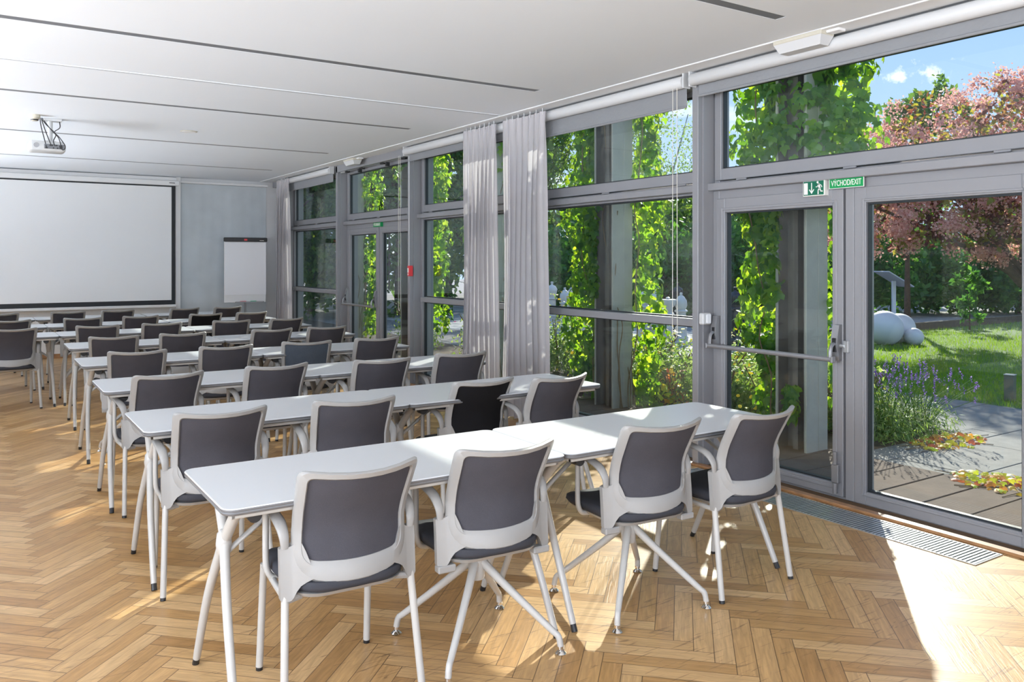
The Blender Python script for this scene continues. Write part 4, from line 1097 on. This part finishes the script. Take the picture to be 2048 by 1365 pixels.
# ------------------------------------------------------------------ columns with climbing vine
def in_ball(n):
    v = rng.normal(size=(n, 3)); v /= np.linalg.norm(v, axis=1)[:, None]; return v*(rng.random(n)**(1/3))[:, None]
COLS = [(PY[3]+.02, 'pale square garden column behind the narrow glass door leaf'), (PY[4]+.02, 'pale square garden column behind the window beside the long curtains'),
        (PY[5]+.02, 'pale garden column behind the far window left of the long curtains'), (PY[6]+.02, 'pale garden column behind the far double door'),
        (PY[7]+.02, 'farthest pale garden column, behind the corner window'), (PY[2]+.02, 'pale garden column outside the right picture edge')]
COLX = 5.825
def column(y, lab):
    t = empty('garden_column', (COLX, y, GZ)); tag(t, lab, 'column', 'garden columns along the glass wall')
    H = 4.3
    obj('shaft', MB().box(-.0, .125, -.155, .155, 0, H, 0, .006).box(-.155, -.0, -.155, -.130, 0, H, 0, .004).box(-.155, 0, .130, .155, 0, H, 0, .004), 'column_paint', t)
    obj('web', MB().box(-.03, -.001, -.129, .129, 0, H).box(-.10, -.03, -.03, .02, 0, H).box(-.148, -.03, -.1295, -.124, 0, H).box(-.148, -.03, .124, .1295, 0, H), 'column_web', t)  # web and inner flange faces coloured dark to imitate the recess shade
    obj('cap', MB().box(-.19, .19, -.19, .19, H, H+.08, 0, .01), 'column_paint', t)
    return t
def ivy(y, seed, lab, blobs, n, bare=True):
    """blobs: (cx, cy, z0, z1, rx, ry, weight) in column coordinates"""
    global rng
    rng = np.random.default_rng(seed)
    t = empty('climbing_vine', (COLX, y, GZ)); tag(t, lab, 'climbing vine', 'climbing vines on the garden columns')
    W = np.array([b[6] for b in blobs], float); W /= W.sum(); pos = []; nor = []
    for b, wt in zip(blobs, W):
        k = int(n*wt); cx, cy, z0, z1, rx, ry, _ = b
        a = rng.uniform(0, 2*PI, k); z = rng.uniform(z0, z1, k)
        lob = .8+.25*np.sin(z*5.0+seed)+.15*np.sin(z*11+a*2)
        r = rng.uniform(.55, 1.0, k)*lob
        px, py = cx+rx*r*np.cos(a), cy+ry*r*np.sin(a)
        nn = np.stack([np.cos(a)*ry, np.sin(a)*rx, np.full(k, .15)*max(rx, ry)], 1); nn /= np.linalg.norm(nn, axis=1)[:, None]
        pos.append(np.stack([px, py, z], 1)); nor.append(nn)
    pos = np.concatenate(pos); nor = np.concatenate(nor)
    inside = (np.abs(pos[:, 0]) < .16) & (np.abs(pos[:, 1]) < .16)
    pos, nor = pos[~inside], nor[~inside]
    leaf_cloud('leaves', 'ivy_leaf', pos, rng.uniform(.045, .10, len(pos)), IVY, IVYF, t, tilt=nor, jitter=1.25)
    mb = MB(); rnd = random.Random(seed)
    for q in range(9):
        b = blobs[q % len(blobs)]; x, yy = rnd.choice([(.18, rnd.uniform(-.15, .15)), (rnd.uniform(-.15, .15), .19), (rnd.uniform(-.1, .15), -.18)])
        pts = [(x, yy, 0.0)]; z = 0
        while z < b[3]-.3:
            z += .3; pts.append((x+rnd.uniform(-.05, .05)+.3*(b[0])*min(1, z/3), yy+rnd.uniform(-.05, .05)+.5*b[1]*min(1, z/2), z))
        mb.tube(bez(pts, 40), .006, 5)
    obj('stems', mb, 'vine_stem', t)
    return t
ranges = {
 0: ([(.10, .44, .85, 2.3, .24, .30, 4.0), (.05, .35, .0, .9, .17, .22, 1.6), (.10, .60, 1.75, 2.3, .16, .20, .6), (.0, .05, 2.05, 3.6, .38, .66, 6.5), (.15, .55, 2.1, 3.5, .35, .55, 2.5), (.22, -.24, 2.2, 3.5, .30, .42, 2.4), (.26, -.16, .35, 2.2, .16, .14, 1.4), (-.22, -.05, .3, .55, .05, .10, .25), (-.20, .15, 1.2, 2.3, .06, .12, .5)], 4300),
 1: ([(.05, .52, .1, 3.3, .28, .36, 7), (.0, .30, .1, 3.4, .20, .18, 2.5), (.26, -.24, .0, 3.4, .20, .24, 3.6), (-.2, .12, 1.2, 2.2, .06, .10, .6), (.1, .2, 2.6, 3.6, .3, .4, 1.5)], 3500),
 2: ([(.05, .4, .1, 3.4, .25, .3, 4), (.26, -.25, .0, 3.4, .22, .3, 4), (.1, 0, 2.2, 3.6, .35, .5, 3)], 2200),
 3: ([(.28, -.25, .5, 3.4, .22, .28, 4), (.1, .2, 2.3, 3.6, .35, .4, 2), (.2, .25, .0, 3, .15, .2, 1.5)], 1800),
 4: ([(.25, -.3, .2, 3.4, .2, .22, 4), (.1, .15, 2.2, 3.4, .2, .2, 1)], 1000),
 5: ([(.2, .3, .2, 3.4, .25, .25, 3), (.15, -.1, 2.3, 3.5, .35, .5, 3)], 900)}
vlabs = ['broad-leaved green vine on the column behind the near door leaf', 'sunlit yellow-green vine on the column beside the chess pieces', 'bright vine on the column behind the far window left of the curtains',
         'vine on the column behind the far double door', 'vine on the farthest column behind the corner window', 'vine on the column outside the right picture edge']
for i, (y, lab) in enumerate(COLS):
    column(y, lab); ivy(y, 21+i, vlabs[i], *ranges[i])

# ------------------------------------------------------------------ trees
def tree(name, lab, x, y, h, blobs, nleaf, size, mat, seed, trunk=.12, bark='bark', cat='tree', grp=None, lean=(0, 0), base=None):
    """blobs: (dx,dy,z,rx,ry,rz) ellipsoids of crown"""
    global rng
    rng = np.random.default_rng(seed); rnd = random.Random(seed)
    t = empty(name, (x, y, GZ)); tag(t, lab, cat, grp)
    vol = np.array([b[3]*b[4]*b[5] for b in blobs])**.8; vol /= vol.sum(); P = []
    for b, v in zip(blobs, vol):
        k = int(nleaf*v); c = max(6, k//45)
        cen = in_ball(c)*1.0; cen /= np.maximum(1e-6, np.linalg.norm(cen, axis=1))[:, None]; cen *= rng.uniform(.55, 1.0, c)[:, None]
        q = cen[rng.integers(0, c, k)]*np.array(b[3:6])+rng.normal(size=(k, 3))*np.array(b[3:6])*.13
        P.append(q+np.array(b[0:3]))
    P = np.concatenate(P); P = P[P[:, 2] > .08]
    leaf_cloud('foliage', mat, P, rng.uniform(.7, 1.35, len(P))*size, OVAL, OVALF, t)
    mb = MB(); top = base or [(0, 0, 0), (lean[0]*.4, lean[1]*.4, h*.35), (lean[0], lean[1], h*.75)]
    pth = bez(top, 12); mb.tube(pth, [trunk*(1-.75*i/(len(pth)-1)) for i in range(len(pth))], 9)
    for b in blobs:
        s = pth[rnd.randrange(len(pth)//3, len(pth)-1)]
        mid = (s+Vector(b[0:3]))/2+Vector((rnd.uniform(-.2, .2), rnd.uniform(-.2, .2), .1))
        mb.tube(bez([s, mid, b[0:3]], 8), [trunk*.45*(1-.08*i) for i in range(9)], 6)
    obj('trunk', mb, bark, t, 60)
    return t
def crown(r, h, z0, n, seed):
    rnd = random.Random(seed); o = [(0, 0, (z0+h)/2, r*.8, r*.8, (h-z0)/2)]
    for i in range(n):
        a = rnd.uniform(0, 2*PI); zz = rnd.uniform(z0+.3, h-.5); f = 1-.55*abs((zz-z0)/(h-z0)-.4)
        o.append((r*.6*f*math.cos(a), r*.6*f*math.sin(a), zz, r*.5*f, r*.5*f, (h-z0)*.22))
    return o
TR = [  # x, y, radius, height, kind, label
 (6.6, 21.5, 2.0, 7.2, 'd', 'dark leafy tree seen through the corner window'),
 (8.4, 23.5, 2.3, 8.5, 'd', 'dark tree behind the far double door'),
 (10.4, 21.8, 2.1, 7.6, 'd', 'dense dark tree right of the far double door'),
 (12.2, 22.6, 2.4, 8.6, 'd', 'dark tree seen left of the long curtains'),
 (19.5, 28.6, 3.2, 10.0, 'd', 'dark blue-green tree just right of the long curtains'),
 (21.4, 30.0, 3.4, 10.2, 'd', 'dark tree behind the vine-covered column with the chess pieces'),
 (20.6, 24.0, 2.4, 8.8, 'b', 'pale hanging birch right of the vine column'),
 (23.8, 25.0, 2.6, 8.9, 'b', 'pale birch near the bead chain of the roller blind'),
 (19.6, 18.0, 2.2, 4.6, 'd', 'low dark tree behind the near window post'),
]
for i, (x, y, r, h, k, lab) in enumerate(TR):
    if k == 'd': tree('garden_tree', lab, x, y, h, crown(r, h, .3, 9, 40+i), 8500, .21, 'tree_leaf', 60+i, grp='trees at the garden edge')
    else: tree('birch_tree', lab, x, y, h, crown(r, h, .6, 10, 40+i), 11000, .12, 'birch_leaf', 60+i, bark='birch_bark', grp='trees at the garden edge')
HG = [(18.2, 15.9, 1.5, 2.7), (20.3, 14.9, 1.6, 2.9), (22.4, 13.9, 1.6, 3.0), (24.2, 12.9, 1.5, 2.6), (26.2, 12.2, 1.6, 2.5), (28.3, 11.3, 1.6, 2.6), (16.2, 16.8, 1.5, 2.4), (14.2, 17.8, 1.5, 2.6), (30.5, 10.6, 1.8, 2.8)]
hl = ['green hedge shrub behind the near door leaf', 'dark green hedge shrub left of the reading-board sign', 'dense hedge shrub behind the white reading-board sign', 'hedge shrub right of the white reading-board sign',
      'hedge shrub behind the gravel under the pink tree', 'hedge shrub behind the young sapling', 'hedge shrub behind the near window post', 'hedge shrub behind the white chess pieces', 'hedge shrub at the right picture edge']
for i, (x, y, r, h) in enumerate(HG):
    tree('hedge_shrub', hl[i], x, y, h, [(0, 0, h*.5, r, r, h*.52)]+[(r*.6*math.cos(a), r*.6*math.sin(a), h*.45, r*.5, r*.5, h*.42) for a in (0, 1.3, 2.6, 3.9, 5.2)], 5200, .19, 'hedge_leaf', 80+i, trunk=.06, cat='hedge', grp='hedge beyond the gravel')
# background planting far behind, so that no bare horizon shows
for i, (x, y, r, h) in enumerate([(22, 24, 4.5, 3.7), (29, 20.5, 4.5, 3.8), (36, 15, 5, 4.2), (40, 8, 5, 4.4), (9, 31, 5, 8.5), (16, 29, 5, 8.5), (3.5, 29, 4.5, 8)]):
    tree('distant_tree', ['round tree beyond the hedge, straight behind the near door leaf', 'round tree beyond the hedge behind the pink tree', 'round tree far beyond the lawn at the right picture edge', 'tree far beyond the lawn outside the right picture edge',
         'tall tree far behind the far double door', 'tall tree far behind the long curtains', 'tall tree far behind the corner window'][i], x, y, h, crown(r, h, .2, 8, 140+i), 5000, .42, 'tree_leaf', 160+i, trunk=.2, grp='trees far beyond the garden')
tree('green_tree', 'small dark green tree left of the pink tree against the sky', 18.1, 10.85, 5.2, [(0, 0, 4.6, .6, .6, .9), (.5, -.6, 4.7, .7, .7, 1.0), (.3, -.3, 5.0, .6, .6, .6), (.2, -.2, 3.4, .9, .9, .9)], 3400, .15, 'tree_leaf', 91, trunk=.08)

# pink smoke tree
K = 1.15
bl = [(0, 0, 3.2, 1.7, 1.7, 1.1), (-1.2, 1.1, 2.5, .9, .9, .8), (-1.9, 1.5, 2.6, .7, .7, .85), (-.4, .5, 2.3, 1.0, 1.0, .65), (.7, -.7, 2.6, 1.2, 1.2, .9), (1.5, -1.5, 3.0, 1.3, 1.3, 1.2), (-.6, .8, 3.5, 1.0, 1.0, .8), (.4, -.2, 4.0, 1.1, 1.1, .7), (1.3, -1.1, 4.3, 1.1, 1.1, .7), (-1.4, 1.5, 3.1, .7, .7, .7), (.2, -.3, 1.95, .9, .9, .5), (2.3, -2.0, 3.8, 1.2, 1.2, 1.3)]
bl = [tuple(q*K for q in b) for b in bl]
bl = [(b[0], b[1], b[2]-.25, b[3], b[4], b[5]) for b in bl]
SX0, SY0 = 14.0*K+.35, 7.1*K-.35
st = tree('smoke_tree', 'pink flowering smoke tree with a leaning trunk over the lawn', SX0, SY0, 4.8, bl, 11000, .13, 'smoke_leaf', 92, trunk=.15, base=[(3.1, -1.95, 0), (2.05, -1.0, .45), (1.27, -.4, .88), (.63, .1, 1.15), (.17, .23, 1.75), (-.1, .1, 2.9), (.1, -.2, 4.0)])
rng = np.random.default_rng(93); PP = []
for q in range(420):
    b = bl[rng.integers(0, len(bl))]; d = rng.normal(size=3); d /= np.linalg.norm(d)
    if rng.random() < .35: d[2] = -abs(d[2])*.8
    c = np.array(b[:3])+d*np.array(b[3:6])*rng.uniform(.95, 1.15)
    k = 150; PP.append(c+rng.normal(size=(k, 3))*np.array([.10, .10, .085]))
PP = np.concatenate(PP); leaf_cloud('plumes', 'smoke_plume', PP, rng.uniform(.025, .055, len(PP)), DISC, DISCF, st)
PP = []
rng = np.random.default_rng(94)

# ------------------------------------------------------------------ bed shrubs and flowers
def flower_shrub(x, y, r, h, seed, lab, petal='yellow_petal', nfl=60, leaf='shrub_leaf', nleaf=1500, lsize=.055, name='flowering_shrub', grp='flowering shrubs in the planting bed'):
    global rng
    rng = np.random.default_rng(seed); t = empty(name, (x, y, GZ)); tag(t, lab, 'shrub', grp)
    v = rng.normal(size=(nleaf, 3)); v /= np.linalg.norm(v, axis=1)[:, None]; v[:, 2] = np.abs(v[:, 2])
    rr = rng.uniform(.35, 1.0, nleaf)[:, None]; lob = (1+.2*np.sin(v[:, 0]*7+seed)+.15*np.sin(v[:, 1]*9))[:, None]
    P = v*rr*lob*np.array([r, r, h]); P[:, 2] += .02
    leaf_cloud('foliage', leaf, P, rng.uniform(.6, 1.4, nleaf)*lsize, OVAL, OVALF, t, tilt=v+np.array([0, 0, .3]), jitter=2)
    if nfl:
        v = rng.normal(size=(nfl, 3)); v /= np.linalg.norm(v, axis=1)[:, None]; v[:, 2] = np.abs(v[:, 2])*1.1+.1
        P = v*np.array([r, r, h])*rng.uniform(.95, 1.15, nfl)[:, None]
        leaf_cloud('flowers', petal, P, rng.uniform(.025, .05, nfl), DISC, DISCF, t, tilt=v*.4+np.array([0, 0, .6]), jitter=1)
    mb = MB()
    for q in range(14):
        a = rng.uniform(0, 2*PI); mb.tube([(0, 0, 0), (r*.4*math.cos(a), r*.4*math.sin(a), h*.5), (r*.8*math.cos(a), r*.8*math.sin(a), h*.9)], .006, 5)
    obj('stems', mb, 'vine_stem', t); return t
FS = [(6.55, 5.35, .42, .62, 'yellow-flowered shrub low behind the near door leaf'), (7.05, 5.0, .45, .6, 'yellow-flowered shrub between the near column and the paving'), (6.6, 6.15, .45, .66, 'yellow-flowered shrub right of the chess column, by the near window post'),
      (7.1, 6.1, .45, .62, 'yellow-flowered shrub at the outer bed edge right of the chess column'), (6.75, 6.9, .40, .62, 'yellow-flowered shrub behind the chess column'), (7.1, 7.6, .45, .70, 'yellow-flowered shrub at the outer bed edge left of the chess column'),
      (6.6, 7.9, .42, .62, 'yellow-flowered shrub beside the right long curtain'), (7.1, 8.6, .45, .8, 'yellow-flowered shrub further along the bed'), (6.3, 7.35, .36, .60, 'yellow-flowered shrub nearest the deck beside the right long curtain'), (6.35, 5.75, .33, .55, 'yellow-flowered shrub nearest the deck by the near window post'), (7.0, 9.4, .5, .85, 'yellow-flowered shrub farther up the bed, behind the left long curtain'), (6.7, 9.9, .45, .7, 'leafy shrub behind the far window'), (6.8, 11.1, .5, .8, 'leafy shrub before the far double door'), (6.7, 13.2, .5, .8, 'leafy shrub behind the corner window')]
for i, (x, y, r, h, lab) in enumerate(FS): flower_shrub(x, y, r, h, 200+i, lab, nfl=110 if i < 11 else 12, petal='yellow_petal' if i < 11 else 'pink_petal', nleaf=2200)
flower_shrub(6.35, 6.45, .17, .42, 230, 'small orange-leaved bush in the bed behind the window', nfl=0, leaf='autumn_leaf', nleaf=70, lsize=.11, name='orange_bush', grp=None)
flower_shrub(6.72, 4.62, .38, .60, 231, 'leafy green shrub behind the lavender by the near column', nfl=30, nleaf=1800)
flower_shrub(7.05, 4.75, .35, .55, 232, 'yellow-green shrub at the back of the lavender', nfl=20, nleaf=1400)
def lavender(x, y, seed, lab, n=70, r=.42, h=.62):
    global rng
    rng = np.random.default_rng(seed); t = empty('lavender_bush', (x, y, GZ)); tag(t, lab, 'lavender', 'lavender bushes by the paving')
    mb = MB(); FP = []
    for q in range(n):
        a = rng.uniform(0, 2*PI); f = rng.uniform(.2, 1); hh = h*rng.uniform(.75, 1.15)*(1-.25*f)
        tip = np.array([r*f*math.cos(a)*1.25, r*f*math.sin(a)*1.25, hh]); mid = tip*np.array([.45, .45, .55])
        mb.tube(bez([(r*.2*math.cos(a), r*.2*math.sin(a), 0), tuple(mid), tuple(tip)], 6), .0022, 4)
        for s in range(9): FP.append(tip+np.array([rng.normal()*.005, rng.normal()*.005, (s/9-.5)*.06]))
    obj('stalks', mb, 'shrub_leaf', t); FP = np.array(FP); leaf_cloud('blossoms', 'purple_petal', FP, rng.uniform(.009, .017, len(FP)), DISC, DISCF, t)
    v = rng.normal(size=(1300, 3)); v /= np.linalg.norm(v, axis=1)[:, None]; v[:, 2] = np.abs(v[:, 2]); P = v*rng.uniform(.3, 1, 1300)[:, None]*np.array([r, r, h*.55])
    leaf_cloud('foliage', 'shrub_leaf', P, rng.uniform(.04, .08, 1300), [(a*.35, b, c) for a, b, c in OVAL], OVALF, t, tilt=v+np.array([0, 0, .8]), jitter=1.5)
lavender(6.75, 4.22, 240, 'lavender bush nearest the column, behind the wide fixed glass')
lavender(7.30, 4.28, 241, 'lavender bush at the corner of the bed by the paving')
lavender(7.45, 4.75, 242, 'lavender bush behind the corner one', n=45)
def creeper(x, y, rx, ry, seed, lab, n=240):
    global rng
    rng = np.random.default_rng(seed); t = empty('ground_creeper', (x, y, GZ)); tag(t, lab, 'creeper', 'creeping vines on the paving')
    a = rng.uniform(0, 2*PI, n); r = np.sqrt(rng.random(n)); P = np.stack([rx*r*np.cos(a), ry*r*np.sin(a), .015+.08*(1-r)*rng.random(n)], 1)
    leaf_cloud('leaves', 'autumn_leaf', P, rng.uniform(.03, .065, n), IVY, IVYF, t, tilt=np.tile([-.3, -.3, 1.0], (n, 1)), jitter=.9)
    mb = MB()
    for q in range(10):
        b = rng.uniform(0, 2*PI); mb.tube([(0, 0, .01), (rx*.6*math.cos(b), ry*.6*math.sin(b+.3), .012), (rx*1.3*math.cos(b), ry*1.3*math.sin(b), .008)], .003, 4)
    obj('runners', mb, 'vine_stem', t)
creeper(6.05, 2.85, .28, .42, 250, 'yellow and red creeper at the edge of the timber deck, right picture edge', 130)
creeper(7.05, 3.85, .45, .22, 251, 'yellow creeper spreading on the paving below the lavender', 110)
creeper(5.95, 4.75, .15, .35, 252, 'pale yellow creeper at the foot of the near column', 60)

# ------------------------------------------------------------------ garden chess pieces
def chess(kind, x, y, mat, lab, rz=0):
    col = 'white' if mat == 'chess_white' else 'black'
    t = empty('chess_%s' % kind, (x, y, GZ), rz); tag(t, lab, 'chess piece', '%s garden chess pieces' % col)
    base = [(.165, 0), (.17, .02), (.165, .07), (.13, .09), (.125, .12), (.135, .13), (.135, .15), (.115, .17), (.105, .22)]
    H = dict(pawn=.62, rook=.90, bishop=.98, king=1.10, queen=1.04, knight=.98)[kind]
    obj('base', MB().lathe(base, n=24), mat, t, 45)
    b = [(.105, .22), (.10, .30), (.112, .31), (.112, .33), (.098, .34), (.088, H*.62), (.11, H*.635), (.125, H*.65), (.11, H*.67), (.085, H*.68)]
    if kind in ('king', 'queen', 'bishop', 'pawn'):
        c = {'king': [(.085, H*.68), (.12, H*.80), (.125, H*.84), (.09, H*.90), (.03, H*.93), (.022, H*.95), (.035, H*.97), (.03, H)], 'queen': [(.085, H*.68), (.13, H*.83), (.12, H*.86), (.07, H*.92), (.02, H*.95), (.032, H*.97), (.025, H)],
             'bishop': [(.085, H*.68), (.115, H*.76), (.105, H*.85), (.05, H*.93), (.02, H*.95), (.03, H*.975), (.02, H)], 'pawn': [(.07, H*.68), (.10, H*.78), (.11, H*.85), (.09, H*.94), (.03, H)]}[kind]
    elif kind == 'rook': c = [(.085, H*.68), (.09, H*.78), (.14, H*.84), (.15, H*.86), (.15, H*.95), (.03, H*.955), (.03, H*.97), (.04, H*.985), (.015, H)]
    else: c = None
    obj('body', MB().lathe(b, n=24), mat, t, 45)
    if c: obj('head', MB().lathe(c, n=24), mat, t, 45)
    else:
        pr = [(-.09, .66), (.08, .66), (.09, .74), (.05, .80), (.09, .82), (.15, .80), (.165, .84), (.12, .90), (.06, .95), (.03, 1.0), (.0, .96), (-.06, .92), (-.10, .84), (-.11, .74)]
        k = len(pr); mb = MB()
        P = [(a, -.045, H*z) for a, z in pr]+[(a, .045, H*z) for a, z in pr]
        mb.add(P, [tuple(range(k)), tuple(range(2*k-1, k-1, -1))]+[(i, i+k, (i+1) % k+k, (i+1) % k) for i in range(k)]); obj('head', mb, mat, t, 30)
for kind, x, y, lab in [('king', 10.45, 11.42, 'white garden chess piece, tallest of the group right of the vine column'), ('queen', 10.62, 11.28, 'white chess piece half hidden behind the tallest one right of the vine column'),
        ('rook', 10.78, 11.12, 'white garden chess rook with a flat round top'), ('bishop', 11.02, 11.02, 'white chess piece directly right of the rook'),
        ('king', 11.0, 15.05, 'white chess piece nearest the right long curtain'), ('bishop', 10.95, 14.5, 'second white chess piece from the right long curtain'),
        ('knight', 11.2, 14.55, 'white chess knight seen beside the right long curtain'), ('bishop', 11.3, 14.15, 'white chess piece right of the knight')]:
    chess(kind, x, y, 'chess_white', lab, PI*.9 if kind == 'knight' else 0)
for kind, x, y, lab in [('king', 11.42, 10.08, 'black garden chess piece seen through the left edge of the near door glass'), ('rook', 11.75, 10.25, 'black chess rook behind the black king'), ('queen', 12.1, 12.85, 'black chess piece right of the white group, left one'),
        ('king', 12.5, 12.6, 'black chess piece right of the white group, right one'), ('pawn', 12.0, 9.75, 'small black chess piece behind the vine leaves'), ('bishop', 12.6, 12.0, 'black chess piece by the near window post')]:
    chess(kind, x, y, 'chess_black', lab)

# white garden spheres, reading board, bollard, sapling
def sphere(x, y, r, lab):
    o = obj('garden_sphere', MB().lathe([(r*math.sin(PI*i/24)+1e-4, r-r*math.cos(PI*i/24)) for i in range(25)], n=40), 'sphere_white', None, 60)
    o.location = (x, y, GZ-.03); tag(o, lab, 'sphere', 'white spheres on the lawn')
sphere(14.35, 9.05, .33, 'largest white sphere on the lawn, at the glass edge'); sphere(15.0, 9.15, .29, 'middle-sized white sphere behind the other two'); sphere(14.78, 8.73, .17, 'smallest white sphere on the lawn')
t = empty('reading_board', (19.9, 12.3, GZ), math.radians(-20)); tag(t, 'white reading-board sign on a post by the gravel', 'sign')
obj('post', MB().box(-.05, .05, -.03, .03, 0, 1.05, 0, .005), 'paper_white', t)
M_ = Matrix.Translation((0, 0, 1.10)) @ Matrix.Rotation(math.radians(28), 4, 'Y')
obj('board', MB().box(-.42, .42, -.30, .30, -.015, .015, 0, .005, M=M_), 'sphere_white', t)
obj('printed_sheet', MB().box(-.36, .36, -.25, .25, .016, .019, M=M_), 'paper_white', t)
t = empty('garden_bollard', (9.72, 4.62, GZ), .2); tag(t, 'short dark bollard light at the lawn edge', 'bollard')
obj('post', MB().box(-.05, .05, -.05, .05, 0, .29, 0, .004), 'bollard_steel', t); obj('lens', MB().box(-.053, .02, -.042, .042, .13, .26, 0, .003), 'glass_dusty', t); obj('top_plate', MB().box(-.055, .055, -.055, .055, .29, .30, 0, .002), 'grille_metal', t)
tree('young_sapling', 'thin young sapling at the edge of the lawn before the gravel', 19.0, 9.9, 1.3, [(0, 0, .9, .35, .35, .4), (.1, .0, .5, .3, .3, .35)], 420, .13, 'hedge_leaf', 260, trunk=.02, cat='sapling')
